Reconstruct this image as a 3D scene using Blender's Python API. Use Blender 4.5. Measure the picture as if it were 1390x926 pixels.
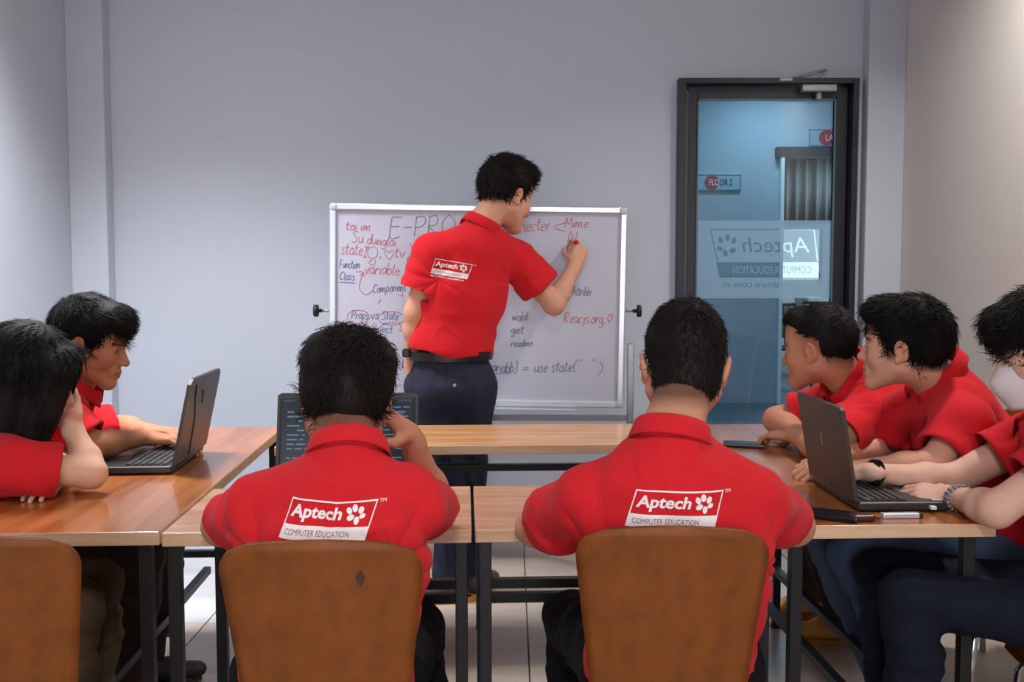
import bpy, bmesh, math, random
import numpy as np
from mathutils import Vector, Matrix, Euler
from mathutils.bvhtree import BVHTree

for o in list(bpy.data.objects):
    bpy.data.objects.remove(o, do_unlink=True)
scene = bpy.context.scene
COL = scene.collection
R = math.radians
random.seed(7)

# ---------------------------------------------------------------- camera
CAM_H = 1.30
PITCH = R(3.85)
FPX = 35.0 / 36.0 * 1390.0
cd = bpy.data.cameras.new('camera')
cd.lens = 35.0
cd.sensor_width = 36.0
cd.clip_start = 0.05
cam = bpy.data.objects.new('camera', cd)
cam.location = (0, 0, CAM_H)
cam.rotation_euler = (R(90) - PITCH, 0, 0)
COL.objects.link(cam)
scene.camera = cam

# ---------------------------------------------------------------- world, exposure, lights
w = bpy.data.worlds.new('world')
scene.world = w
w.use_nodes = True
bg = w.node_tree.nodes['Background']
bg.inputs[0].default_value = (0.75, 0.86, 1.0, 1)
bg.inputs[1].default_value = 0.35
vs = scene.view_settings
vs.view_transform = 'Standard'
vs.look = 'None'
vs.gamma = 1.0
vs.use_curve_mapping = False
vs.exposure = 0.24


def area(name, loc, target, sx, sy, energy, color, spread=180):
    l = bpy.data.lights.new(name, 'AREA')
    l.shape = 'RECTANGLE'
    l.size = sx
    l.size_y = sy
    l.energy = energy
    l.color = color
    l.spread = R(spread)
    o = bpy.data.objects.new(name, l)
    o.location = loc
    d = Vector(target) - Vector(loc)
    o.rotation_euler = d.to_track_quat('-Z', 'Y').to_euler()
    COL.objects.link(o)
    return o


# area light added behind the camera to brighten backs and lower wall
area('rear_fill_light', (-0.3, -2.36, 1.35), (-0.3, 4.0, 1.0), 3.2, 1.3, 8, (0.95, 0.97, 1.0), 52)
# ceiling panel lamps: the right one throws the arm shadow, others are added fill
area('panel_lamp_light', (1.5, 3.1, 2.93), (1.5, 3.1, 0), 0.16, 0.16, 19, (1.0, 0.95, 0.88), 135)
area('panel_lamp_light', (-1.4, 3.35, 2.93), (-1.4, 3.35, 0), 0.6, 0.6, 34, (0.97, 0.98, 1.0), 98)  # added to brighten the lower left of the back wall
area('panel_lamp_light', (0.1, -0.35, 2.93), (0.1, -0.35, 0), 0.6, 0.6, 46, (1.0, 0.98, 0.96), 165)  # unseen, added above the camera to light the seated backs
# lamp of the corridor outside the glass door
area('corridor_lamp_light', (2.5, 9.3, 3.15), (2.5, 9.3, 0), 0.5, 0.3, 15, (0.62, 0.84, 1.0))
area('corridor_lamp_light', (1.9, 6.4, 3.15), (1.9, 6.4, 0), 0.8, 0.5, 36, (0.66, 0.86, 1.0))  # extra light added near the door to brighten the frosted film
area('far_room_light', (4.6, 12.4, 2.9), (4.6, 12.4, 0), 1.6, 1.0, 70, (0.85, 0.94, 1.0))


# ---------------------------------------------------------------- pixel -> place
def P(px, py, Y):
    """point at distance Y in front of the camera that lies on the photo's line of sight"""
    dx = (px - 695.0) / FPX
    dy = (463.0 - py) / FPX
    d = np.array([dx, math.cos(PITCH) + dy * math.sin(PITCH), -math.sin(PITCH) + dy * math.cos(PITCH)])
    return np.array([0, 0, CAM_H]) + d * (Y / d[1])


def PZ(px, py, z):
    dx = (px - 695.0) / FPX
    dy = (463.0 - py) / FPX
    d = np.array([dx, math.cos(PITCH) + dy * math.sin(PITCH), -math.sin(PITCH) + dy * math.cos(PITCH)])
    return np.array([0, 0, CAM_H]) + d * ((z - CAM_H) / d[2])


# ---------------------------------------------------------------- materials
MATS = {}


def s2l(c):
    return tuple(((v / 255.0) / 12.92 if v / 255.0 <= 0.04045 else ((v / 255.0 + 0.055) / 1.055) ** 2.4) for v in c) + (1.0,)


def mat(name, rgb, rough=0.5, metal=0.0, spec=0.5, **kw):
    if name in MATS:
        return MATS[name]
    m = bpy.data.materials.new(name)
    m.use_nodes = True
    nt = m.node_tree
    b = nt.nodes['Principled BSDF']
    b.inputs['Base Color'].default_value = s2l(rgb)
    b.inputs['Roughness'].default_value = rough
    b.inputs['Metallic'].default_value = metal
    b.inputs['Specular IOR Level'].default_value = spec
    if 'coat' in kw:
        b.inputs['Coat Weight'].default_value = kw['coat']
        b.inputs['Coat Roughness'].default_value = kw.get('coat_rough', 0.15)
    if 'sheen' in kw:
        b.inputs['Sheen Weight'].default_value = kw['sheen']
        b.inputs['Sheen Roughness'].default_value = 0.5
    if 'sss' in kw:
        b.inputs['Subsurface Weight'].default_value = kw['sss']
        b.inputs['Subsurface Radius'].default_value = (0.012, 0.004, 0.002)
        b.inputs['Subsurface Scale'].default_value = 1.0
    if 'emit' in kw:
        b.inputs['Emission Color'].default_value = s2l(kw['emit'])
        b.inputs['Emission Strength'].default_value = kw.get('emit_s', 1.0)
    N, L = nt.nodes.new, nt.links.new
    if 'noise' in kw:          # colour mottling: (scale, amount, stretch xyz)
        sc, am, st = kw['noise']
        tc = N('ShaderNodeTexCoord'); mp = N('ShaderNodeMapping'); nz = N('ShaderNodeTexNoise')
        mp.inputs['Scale'].default_value = st
        nz.inputs['Scale'].default_value = sc
        nz.inputs['Detail'].default_value = 6
        L(tc.outputs['Object'], mp.inputs['Vector']); L(mp.outputs[0], nz.inputs['Vector'])
        mr = N('ShaderNodeMapRange')
        mr.inputs['To Min'].default_value = 1 - am
        mr.inputs['To Max'].default_value = 1 + am
        mr.inputs['From Min'].default_value = 0.25
        mr.inputs['From Max'].default_value = 0.75
        L(nz.outputs['Fac'], mr.inputs['Value'])
        mx = N('ShaderNodeMix'); mx.data_type = 'RGBA'; mx.blend_type = 'MULTIPLY'
        mx.inputs[0].default_value = 1.0
        mx.inputs[6].default_value = s2l(rgb)
        L(mr.outputs[0], mx.inputs[7])
        L(mx.outputs[2], b.inputs['Base Color'])
        kw['_col'] = mx.outputs[2]
    if 'bump' in kw:           # (scale, strength, stretch, distance)
        sc, am, st, di = kw['bump']
        tc = N('ShaderNodeTexCoord'); mp = N('ShaderNodeMapping'); nz = N('ShaderNodeTexNoise')
        mp.inputs['Scale'].default_value = st
        nz.inputs['Scale'].default_value = sc
        nz.inputs['Detail'].default_value = 4
        bp = N('ShaderNodeBump')
        bp.inputs['Strength'].default_value = am
        bp.inputs['Distance'].default_value = di
        L(tc.outputs['Object'], mp.inputs['Vector']); L(mp.outputs[0], nz.inputs['Vector'])
        L(nz.outputs['Fac'], bp.inputs['Height']); L(bp.outputs[0], b.inputs['Normal'])
    if kw.get('tint'):         # multiply by the mesh's own colour attribute
        at = N('ShaderNodeAttribute'); at.attribute_name = 'tint'
        mx = N('ShaderNodeMix'); mx.data_type = 'RGBA'; mx.blend_type = 'MULTIPLY'
        mx.inputs[0].default_value = 1.0
        if '_col' in kw:
            L(kw['_col'], mx.inputs[6])
        else:
            mx.inputs[6].default_value = s2l(rgb)
        L(at.outputs['Color'], mx.inputs[7]); L(mx.outputs[2], b.inputs['Base Color'])
    MATS[name] = m
    return m


def wood(name, c1, c2, rough, axis=0, scale=1.0, coat=0.0):
    """grain running along the local axis"""
    if name in MATS:
        return MATS[name]
    m = bpy.data.materials.new(name); m.use_nodes = True
    nt = m.node_tree; b = nt.nodes['Principled BSDF']
    N, L = nt.nodes.new, nt.links.new
    tc = N('ShaderNodeTexCoord'); mp = N('ShaderNodeMapping')
    st = [14.0 * scale] * 3; st[axis] = 1.1 * scale
    mp.inputs['Scale'].default_value = st
    oi = N('ShaderNodeObjectInfo'); ad = N('ShaderNodeVectorMath'); ad.operation = 'ADD'
    L(tc.outputs['Object'], ad.inputs[0]); L(oi.outputs['Random'], ad.inputs[1])
    L(ad.outputs[0], mp.inputs['Vector'])
    n1 = N('ShaderNodeTexNoise'); n1.inputs['Scale'].default_value = 1.6; n1.inputs['Detail'].default_value = 8; n1.inputs['Distortion'].default_value = 0.6
    n2 = N('ShaderNodeTexNoise'); n2.inputs['Scale'].default_value = 9.0; n2.inputs['Detail'].default_value = 5
    L(mp.outputs[0], n1.inputs['Vector']); L(mp.outputs[0], n2.inputs['Vector'])
    mm = N('ShaderNodeMath'); mm.operation = 'MULTIPLY_ADD'; mm.inputs[1].default_value = 0.35
    L(n2.outputs['Fac'], mm.inputs[0]); L(n1.outputs['Fac'], mm.inputs[2])
    cr = N('ShaderNodeValToRGB')
    cr.color_ramp.elements[0].position = 0.45; cr.color_ramp.elements[0].color = s2l(c1)
    cr.color_ramp.elements[1].position = 0.9; cr.color_ramp.elements[1].color = s2l(c2)
    L(mm.outputs[0], cr.inputs[0]); L(cr.outputs[0], b.inputs['Base Color'])
    b.inputs['Roughness'].default_value = rough
    b.inputs['Coat Weight'].default_value = coat
    b.inputs['Coat Roughness'].default_value = 0.12
    bp = N('ShaderNodeBump'); bp.inputs['Strength'].default_value = 0.08; bp.inputs['Distance'].default_value = 0.001
    L(mm.outputs[0], bp.inputs['Height']); L(bp.outputs[0], b.inputs['Normal'])
    MATS[name] = m
    return m


def glass_mat(name, tint, refl=0.06):
    m = bpy.data.materials.new(name); m.use_nodes = True
    nt = m.node_tree; nt.nodes.clear(); N, L = nt.nodes.new, nt.links.new
    out = N('ShaderNodeOutputMaterial'); tr = N('ShaderNodeBsdfTransparent'); gl = N('ShaderNodeBsdfGlossy')
    tr.inputs[0].default_value = tint
    gl.inputs['Roughness'].default_value = 0.02
    mx = N('ShaderNodeMixShader'); mx.inputs[0].default_value = refl
    L(tr.outputs[0], mx.inputs[1]); L(gl.outputs[0], mx.inputs[2]); L(mx.outputs[0], out.inputs[0])
    return m


def frost_mat(name, rgb, through):
    m = bpy.data.materials.new(name); m.use_nodes = True
    nt = m.node_tree; nt.nodes.clear(); N, L = nt.nodes.new, nt.links.new
    out = N('ShaderNodeOutputMaterial'); tr = N('ShaderNodeBsdfTransparent')
    df = N('ShaderNodeBsdfDiffuse'); tl = N('ShaderNodeBsdfTranslucent')
    df.inputs[0].default_value = s2l(rgb); tl.inputs[0].default_value = s2l(rgb)
    m1 = N('ShaderNodeMixShader'); m1.inputs[0].default_value = 0.6
    m2 = N('ShaderNodeMixShader'); m2.inputs[0].default_value = through
    L(df.outputs[0], m1.inputs[1]); L(tl.outputs[0], m1.inputs[2])
    L(m1.outputs[0], m2.inputs[1]); L(tr.outputs[0], m2.inputs[2]); L(m2.outputs[0], out.inputs[0])
    return m


M_WALL = mat('wall_paint', (192, 199, 211), 0.75, spec=0.2, noise=(0.9, 0.03, (1, 1, 1)), bump=(60, 0.06, (1, 1, 1), 0.002))
M_WALLR = mat('wall_paint_warm', (216, 212, 207), 0.75, spec=0.2, noise=(0.9, 0.03, (1, 1, 1)), bump=(60, 0.06, (1, 1, 1), 0.002))
M_CEIL = mat('ceiling_paint', (200, 200, 202), 0.9)
M_GROUT = mat('grout', (84, 80, 76), 0.9)
M_BLACK = mat('black_steel', (20, 20, 23), 0.45, spec=0.4)
M_DOOR = mat('door_black_paint', (26, 30, 38), 0.4, noise=(30, 0.15, (1, 1, 1)))
M_GREY = mat('grey_metal', (150, 152, 158), 0.35, metal=0.6)
M_ALU = mat('aluminium', (205, 210, 220), 0.3, metal=0.55)
M_CHROME = mat('chrome', (210, 210, 212), 0.12, metal=1.0)
M_BOARD = mat('board_enamel', (186, 189, 206), 0.5, spec=0.25, noise=(3, 0.03, (1, 1, 1)))
M_PLASTIC = mat('black_plastic', (24, 24, 27), 0.5)
M_WHITE = mat('print_white', (236, 225, 226), 0.8)
M_BLUEGREY = mat('corridor_paint', (158, 178, 190), 0.8)
M_RED = mat('shirt_red', (200, 36, 44), 0.9, spec=0.08, sheen=0.05, noise=(300, 0.12, (1, 1, 1)), bump=(520, 0.4, (1, 1, 1), 0.0012))
M_HAIR = mat('hair_black', (14, 11, 12), 0.68, spec=0.22, bump=(140, 0.5, (1, 1, 0.15), 0.003))
M_HAIRB = mat('hair_brownblack', (24, 18, 16), 0.68, spec=0.22, bump=(140, 0.5, (1, 1, 0.15), 0.003))
T_ORANGE = wood('table_wood_orange', (138, 70, 25), (184, 114, 56), 0.3, axis=1, coat=0.6)
T_PALE = wood('table_wood_pale', (158, 115, 86), (194, 152, 122), 0.45, axis=0, coat=0.15)
T_FAR = wood('table_wood_honey', (164, 112, 68), (202, 154, 110), 0.4, axis=0, coat=0.25)
T_EDGE = wood('table_edge_pale', (184, 142, 106), (214, 178, 146), 0.5, axis=0)
M_CHAIR = mat('chair_plywood', (118, 63, 20), 0.55, spec=0.3, noise=(30, 0.22, (1, 1, 0.6)), bump=(300, 0.06, (1, 1, 0.2), 0.001))


# ---------------------------------------------------------------- mesh helpers
def link(name, me, m, parent=None, smooth=False):
    o = bpy.data.objects.new(name, me)
    COL.objects.link(o)
    if m is not None:
        if isinstance(m, (list, tuple)):
            for q in m:
                me.materials.append(q)
        else:
            me.materials.append(m)
    if smooth:
        me.polygons.foreach_set('use_smooth', [True] * len(me.polygons))
    if parent is not None:
        o.parent = parent
    return o


def tag(o, label, cat=None, group=None, kind=None):
    if label:
        o['label'] = label
    if cat:
        o['category'] = cat
    if group:
        o['group'] = group
    if kind:
        o['kind'] = kind
    return o


def thing(name, loc=(0, 0, 0), rz=0.0, label=None, cat=None, group=None, kind=None):
    o = bpy.data.objects.new(name, None)
    o.empty_display_size = 0.1
    COL.objects.link(o)
    o.location = Vector([float(v) for v in loc])
    o.rotation_euler = (0, 0, rz)
    return tag(o, label, cat, group, kind)


def pymesh(name, v, f, m, parent=None, smooth=False):
    me = bpy.data.meshes.new(name)
    me.from_pydata([tuple(map(float, q)) for q in v], [], [tuple(map(int, q)) for q in f])
    me.update()
    return link(name, me, m, parent, smooth)


def bm_box(bm, c, s, rot=None, bevel=0.0, seg=2):
    r = bmesh.ops.create_cube(bm, size=1.0)
    vs_ = r['verts']
    bmesh.ops.scale(bm, vec=Vector(s), verts=vs_)
    if bevel > 0:
        es = list({e for v in vs_ for e in v.link_edges})
        rb = bmesh.ops.bevel(bm, geom=es, offset=bevel, segments=seg, profile=0.5, affect='EDGES')
        vs_ = list({v for f in rb['faces'] for v in f.verts} | {v for v in vs_ if v.is_valid})
    mtx = Matrix.Translation(Vector([float(q) for q in c]))
    if rot is not None:
        mtx = mtx @ (rot if isinstance(rot, Matrix) else Euler(rot).to_matrix().to_4x4())
    bmesh.ops.transform(bm, matrix=mtx, verts=vs_)


def box(name, c, s, m, parent=None, rot=None, bevel=0.0, seg=2):
    bm = bmesh.new()
    bm_box(bm, c, s, rot, bevel, seg)
    me = bpy.data.meshes.new(name)
    bm.to_mesh(me); bm.free()
    return link(name, me, m, parent)


def boxes(name, lst, m, parent=None, bevel=0.0):
    bm = bmesh.new()
    for it in lst:
        bm_box(bm, it[0], it[1], it[2] if len(it) > 2 else None, bevel)
    me = bpy.data.meshes.new(name)
    bm.to_mesh(me); bm.free()
    return link(name, me, m, parent)


def tube_geo(pts, rad, n=8, cap=True):
    pts = [np.array(p, float) for p in pts]
    if not hasattr(rad, '__len__'):
        rad = [rad] * len(pts)
    V, F = [], []
    up = None
    for i, p in enumerate(pts):
        t = pts[min(i + 1, len(pts) - 1)] - pts[max(i - 1, 0)]
        t = t / (np.linalg.norm(t) + 1e-12)
        if up is None:
            a = np.array([0, 0, 1.0]) if abs(t[2]) < 0.9 else np.array([1.0, 0, 0])
            up = np.cross(t, a)
        else:
            up = up - t * np.dot(up, t)
        up = up / (np.linalg.norm(up) + 1e-12)
        b = np.cross(t, up)
        for k in range(n):
            a = 2 * math.pi * k / n
            V.append(p + rad[i] * (math.cos(a) * up + math.sin(a) * b))
    for i in range(len(pts) - 1):
        for k in range(n):
            F.append((i * n + k, i * n + (k + 1) % n, (i + 1) * n + (k + 1) % n, (i + 1) * n + k))
    if cap:
        F.append(tuple(range(n - 1, -1, -1)))
        F.append(tuple((len(pts) - 1) * n + k for k in range(n)))
    return V, F


def tube(name, pts, rad, m, parent=None, n=8):
    V, F = tube_geo(pts, rad, n)
    return pymesh(name, V, F, m, parent, smooth=True)


def lathe(name, prof, m, parent=None, c=(0, 0, 0), rot=None, n=20):
    """prof: (r, z) pairs"""
    V, F = [], []
    for r_, z_ in prof:
        for k in range(n):
            a = 2 * math.pi * k / n
            V.append((r_ * math.cos(a), r_ * math.sin(a), z_))
    for i in range(len(prof) - 1):
        for k in range(n):
            F.append((i * n + k, i * n + (k + 1) % n, (i + 1) * n + (k + 1) % n, (i + 1) * n + k))
    F.append(tuple(range(n - 1, -1, -1)))
    F.append(tuple((len(prof) - 1) * n + k for k in range(n)))
    mt = Matrix.Translation(Vector([float(q) for q in c]))
    if rot is not None:
        mt = mt @ Euler(rot).to_matrix().to_4x4()
    V = [tuple(mt @ Vector(v)) for v in V]
    return pymesh(name, V, F, m, parent, smooth=False)


def text_geo(s, size=1.0, shear=0.0, bold=0.0, align='LEFT', spacing=1.0):
    """flat lettering as vertices (x, y) and faces"""
    cu = bpy.data.curves.new('lettering', 'FONT')
    cu.body = s
    cu.size = size
    cu.shear = shear
    cu.offset = bold
    cu.align_x = align
    cu.space_character = spacing
    cu.resolution_u = 3
    o = bpy.data.objects.new('lettering', cu)
    COL.objects.link(o)
    dg = bpy.context.evaluated_depsgraph_get()
    me = bpy.data.meshes.new_from_object(o.evaluated_get(dg))
    V = np.array([v.co[:2] for v in me.vertices]) if len(me.vertices) else np.zeros((0, 2))
    F = [tuple(p.vertices) for p in me.polygons]
    bpy.data.objects.remove(o); bpy.data.curves.remove(cu); bpy.data.meshes.remove(me)
    return V, F


def fit_text(s, x0, y0, wd, ht, shear=0.0, bold=0.0):
    """lettering scaled into the box x0,y0 (lower left) with width and height"""
    V, F = text_geo(s, 1.0, shear, bold)
    lo, hi = V.min(0), V.max(0)
    V = (V - lo) / (hi - lo) * np.array([wd, ht]) + np.array([x0, y0])
    return V, F


# ---------------------------------------------------------------- implicit surfaces
class Field:
    def __init__(s, lo, hi, h):
        s.lo = np.array(lo, float); s.h = h
        n = np.ceil((np.array(hi) - s.lo) / h).astype(int) + 1
        s.n = n
        s.ax = [(s.lo[i] + h * np.arange(n[i])).astype(np.float32) for i in range(3)]
        s.a = np.full(tuple(n), 1.0, np.float32)

    def _sl(s, lo, hi):
        i0 = np.clip(np.floor((np.array(lo) - s.lo) / s.h).astype(int), 0, s.n)
        i1 = np.clip(np.ceil((np.array(hi) - s.lo) / s.h).astype(int) + 1, 0, s.n)
        if np.any(i1 <= i0):
            return None
        sl = tuple(slice(i0[k], i1[k]) for k in range(3))
        x = s.ax[0][sl[0]][:, None, None]; y = s.ax[1][sl[1]][None, :, None]; z = s.ax[2][sl[2]][None, None, :]
        return sl, x, y, z

    def put(s, lo, hi, fn, k, sub=False):
        q = s._sl(lo, hi)
        if q is None:
            return
        sl, x, y, z = q
        d = fn(x, y, z)
        a = s.a[sl]
        if sub:
            d = -d
            t = np.clip(0.5 - 0.5 * (d - a) / k, 0, 1)
            s.a[sl] = d * (1 - t) + a * t + k * t * (1 - t)
        else:
            t = np.clip(0.5 + 0.5 * (d - a) / k, 0, 1)
            s.a[sl] = d * (1 - t) + a * t - k * t * (1 - t)

    def cone(s, a, b, ra, rb, k=0.01, sub=False, flat=None, ff=1.0, cut=False):
        a = np.array(a, float); b = np.array(b, float)
        rm = max(ra, rb) * max(1, ff) + k + 2 * s.h
        lo = np.minimum(a, b) - rm; hi = np.maximum(a, b) + rm
        ba = b - a; L2 = float(np.dot(ba, ba)) + 1e-12; L = math.sqrt(L2)

        def fn(x, y, z):
            px, py, pz = x - a[0], y - a[1], z - a[2]
            tt = (px * ba[0] + py * ba[1] + pz * ba[2]) / L2
            t = np.clip(tt, 0, 1) if not cut else np.clip(tt, 0, 1.6)
            qx, qy, qz = px - t * ba[0], py - t * ba[1], pz - t * ba[2]
            if flat is not None:
                u = qx * flat[0] + qy * flat[1] + qz * flat[2]
                l2 = qx * qx + qy * qy + qz * qz - u * u + (u / ff) ** 2
            else:
                l2 = qx * qx + qy * qy + qz * qz
            d = np.sqrt(np.maximum(l2, 0)) - (ra + (rb - ra) * np.clip(t, 0, 1))
            if cut:
                d = np.maximum(d, (tt - 1) * L)
            return d
        s.put(lo, hi, fn, k, sub)

    def ell(s, c, r, k=0.01, sub=False, M=None):
        """M: 3x3 whose columns are the local axes"""
        c = np.array(c, float); M = np.eye(3) if M is None else np.array(M)
        ext = np.sqrt((M ** 2) @ (np.array(r, float) ** 2)) + k + 2 * s.h

        def fn(x, y, z):
            px, py, pz = x - c[0], y - c[1], z - c[2]
            u = px * M[0, 0] + py * M[1, 0] + pz * M[2, 0]
            v = px * M[0, 1] + py * M[1, 1] + pz * M[2, 1]
            ww = px * M[0, 2] + py * M[1, 2] + pz * M[2, 2]
            k0 = np.sqrt((u / r[0]) ** 2 + (v / r[1]) ** 2 + (ww / r[2]) ** 2) + 1e-6
            k1 = np.sqrt((u / r[0] ** 2) ** 2 + (v / r[1] ** 2) ** 2 + (ww / r[2] ** 2) ** 2) + 1e-6
            return k0 * (k0 - 1) / k1
        s.put(c - ext, c + ext, fn, k, sub)

    def slab(s, a, b, wa, wb, da, db, lat, k=0.03):
        """elliptical limb from a to b: half widths along lat, half depths across"""
        a = np.array(a, float); b = np.array(b, float); lat = np.array(lat, float)
        lat = lat / np.linalg.norm(lat)
        rm = max(wa, wb, da, db) + k + 2 * s.h
        lo = np.minimum(a, b) - rm; hi = np.maximum(a, b) + rm
        ba = b - a; L2 = float(np.dot(ba, ba)) + 1e-12

        def fn(x, y, z):
            px, py, pz = x - a[0], y - a[1], z - a[2]
            t = np.clip((px * ba[0] + py * ba[1] + pz * ba[2]) / L2, 0, 1)
            qx, qy, qz = px - t * ba[0], py - t * ba[1], pz - t * ba[2]
            u = qx * lat[0] + qy * lat[1] + qz * lat[2]
            v2 = np.maximum(qx * qx + qy * qy + qz * qz - u * u, 0)
            W = wa + (wb - wa) * t; D = da + (db - da) * t
            k0 = np.sqrt((u / W) ** 2 + v2 / D ** 2) + 1e-6
            k1 = np.sqrt((u / W ** 2) ** 2 + v2 / D ** 4) + 1e-6
            return k0 * (k0 - 1) / k1
        s.put(lo, hi, fn, k)

    def mesh(s):
        a = s.a
        a[0] = a[-1] = 1; a[:, 0] = a[:, -1] = 1; a[:, :, 0] = a[:, :, -1] = 1
        sg = (a < 0)
        u = sg.astype(np.uint8)
        c = u[:-1] + u[1:]
        c = c[:, :-1] + c[:, 1:]
        c = c[:, :, :-1] + c[:, :, 1:]
        act = (c > 0) & (c < 8)
        I = np.argwhere(act)
        idx = np.full(act.shape, -1, np.int32)
        idx[act] = np.arange(len(I))
        vals = {}
        for dx in (0, 1):
            for dy in (0, 1):
                for dz in (0, 1):
                    vals[dx, dy, dz] = a[I[:, 0] + dx, I[:, 1] + dy, I[:, 2] + dz]
        acc = np.zeros((len(I), 3)); cnt = np.zeros(len(I))
        for ax in range(3):
            for p in (0, 1):
                for q in (0, 1):
                    c0 = [0, 0, 0]; o = [k for k in range(3) if k != ax]
                    c0[o[0]] = p; c0[o[1]] = q
                    c1 = list(c0); c1[ax] = 1
                    v0 = vals[tuple(c0)]; v1 = vals[tuple(c1)]
                    m = (v0 < 0) != (v1 < 0)
                    t = np.where(m, v0 / np.where(m, v0 - v1, 1), 0)
                    pos = np.zeros((len(I), 3)); pos[:, o[0]] = p; pos[:, o[1]] = q; pos[:, ax] = t
                    acc += pos * m[:, None]; cnt += m
        V = s.lo + (I + acc / np.maximum(cnt, 1)[:, None]) * s.h
        Fs = []
        for ax in range(3):
            o = [k for k in range(3) if k != ax]
            sl0 = [slice(None)] * 3; sl1 = [slice(None)] * 3
            sl0[ax] = slice(0, -1); sl1[ax] = slice(1, None)
            A = sg[tuple(sl0)]; B = sg[tuple(sl1)]
            E = np.argwhere(A != B)
            keep = (E[:, o[0]] > 0) & (E[:, o[1]] > 0) & (E[:, o[0]] < s.n[o[0]] - 1) & (E[:, o[1]] < s.n[o[1]] - 1)
            E = E[keep]
            if not len(E):
                continue
            ins = A[tuple(E.T)]

            def g(d0, d1):
                e = E.copy(); e[:, o[0]] -= d0; e[:, o[1]] -= d1
                return idx[tuple(e.T)]
            q = np.stack([g(1, 1), g(0, 1), g(0, 0), g(1, 0)], 1)
            flip = ins if ax != 1 else ~ins
            q[~flip] = q[~flip][:, ::-1]
            Fs.append(q)
        F = np.concatenate(Fs)
        return V, F


def vnormals(V, F):
    d1 = V[F[:, 2]] - V[F[:, 0]]; d2 = V[F[:, 3]] - V[F[:, 1]]
    fn = np.cross(d1, d2)
    n = np.zeros_like(V)
    for k in range(4):
        for c in range(3):
            n[:, c] += np.bincount(F[:, k], fn[:, c], len(V))
    return n / (np.linalg.norm(n, axis=1, keepdims=True) + 1e-12)


def relax(V, F, it=1, lam=0.5):
    e = np.concatenate([F[:, [0, 1]], F[:, [1, 2]], F[:, [2, 3]], F[:, [3, 0]]])
    e = np.concatenate([e, e[:, ::-1]])
    cnt = np.bincount(e[:, 0], minlength=len(V))
    for _ in range(it):
        av = np.stack([np.bincount(e[:, 0], V[e[:, 1], c], len(V)) for c in range(3)], 1) / np.maximum(cnt, 1)[:, None]
        V = V + lam * (av - V)
    return V


def npmesh(name, V, F, m, parent=None, smooth=True, tint=None):
    me = bpy.data.meshes.new(name)
    V = np.asarray(V, np.float32); F = np.asarray(F, np.int32)
    me.vertices.add(len(V)); me.vertices.foreach_set('co', V.ravel())
    n, k = F.shape
    me.loops.add(n * k); me.loops.foreach_set('vertex_index', F.ravel())
    me.polygons.add(n)
    me.polygons.foreach_set('loop_start', np.arange(0, n * k, k, dtype=np.int32))
    me.polygons.foreach_set('loop_total', np.full(n, k, np.int32))
    me.update(calc_edges=True)
    me.validate()
    if tint is not None:
        at = me.attributes.new('tint', 'FLOAT_COLOR', 'POINT')
        at.data.foreach_set('color', np.concatenate([tint, np.ones((len(tint), 1))], 1).astype(np.float32).ravel())
    return link(name, me, m, parent, smooth)


def wave_noise(p, seed, freq, n=7, stretch=(1, 1, 1)):
    rs = np.random.RandomState(seed)
    out = np.zeros(len(p))
    q = p * np.array(stretch)
    for i in range(n):
        k = rs.normal(size=3); k = k / np.linalg.norm(k) * freq * (0.6 + 0.9 * rs.rand())
        out += np.sin(q @ k + rs.rand() * 6.28)
    return out / math.sqrt(n)


def unit(v):
    v = np.array(v, float)
    return v / (np.linalg.norm(v) + 1e-12)

# ================================================================ SETTING
WALL_Y = 4.75
XL, XR = -2.06, 1.82
YB = -2.4
CEIL = 2.95
DX0, DX1 = P(917, 300, WALL_Y)[0], P(1157, 300, WALL_Y)[0]
DZ1 = P(1000, 109, WALL_Y)[2]
FARY = 10.0

# floor: slab with single tiles set into it
fl = tag(box('floor', (( XL + XR) / 2, (WALL_Y + YB) / 2, -0.06), (XR - XL + 0.4, WALL_Y - YB + 0.4, 0.1), M_GROUT), 'grey stone-look tiled classroom floor', None, None, 'structure')
T = 0.6


def tile_mat(name, c):
    return mat(name, c, 0.32, spec=0.5, noise=(2.2, 0.22, (0.5, 2.5, 1)), bump=(9, 0.05, (0.5, 3, 1), 0.002))


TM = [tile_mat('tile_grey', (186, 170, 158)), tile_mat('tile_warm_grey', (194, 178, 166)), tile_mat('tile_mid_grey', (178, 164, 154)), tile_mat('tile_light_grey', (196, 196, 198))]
tile_me = []
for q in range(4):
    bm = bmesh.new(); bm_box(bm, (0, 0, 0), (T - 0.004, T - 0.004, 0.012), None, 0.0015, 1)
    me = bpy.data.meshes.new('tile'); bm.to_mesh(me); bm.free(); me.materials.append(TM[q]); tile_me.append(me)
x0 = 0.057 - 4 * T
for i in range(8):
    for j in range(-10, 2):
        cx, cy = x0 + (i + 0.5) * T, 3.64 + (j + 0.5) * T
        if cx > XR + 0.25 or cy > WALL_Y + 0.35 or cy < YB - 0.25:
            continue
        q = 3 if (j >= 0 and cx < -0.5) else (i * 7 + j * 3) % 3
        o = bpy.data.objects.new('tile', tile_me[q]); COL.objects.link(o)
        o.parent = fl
        o.location = Vector((cx, cy, -0.006)) - Vector((0, 0, 0))

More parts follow.
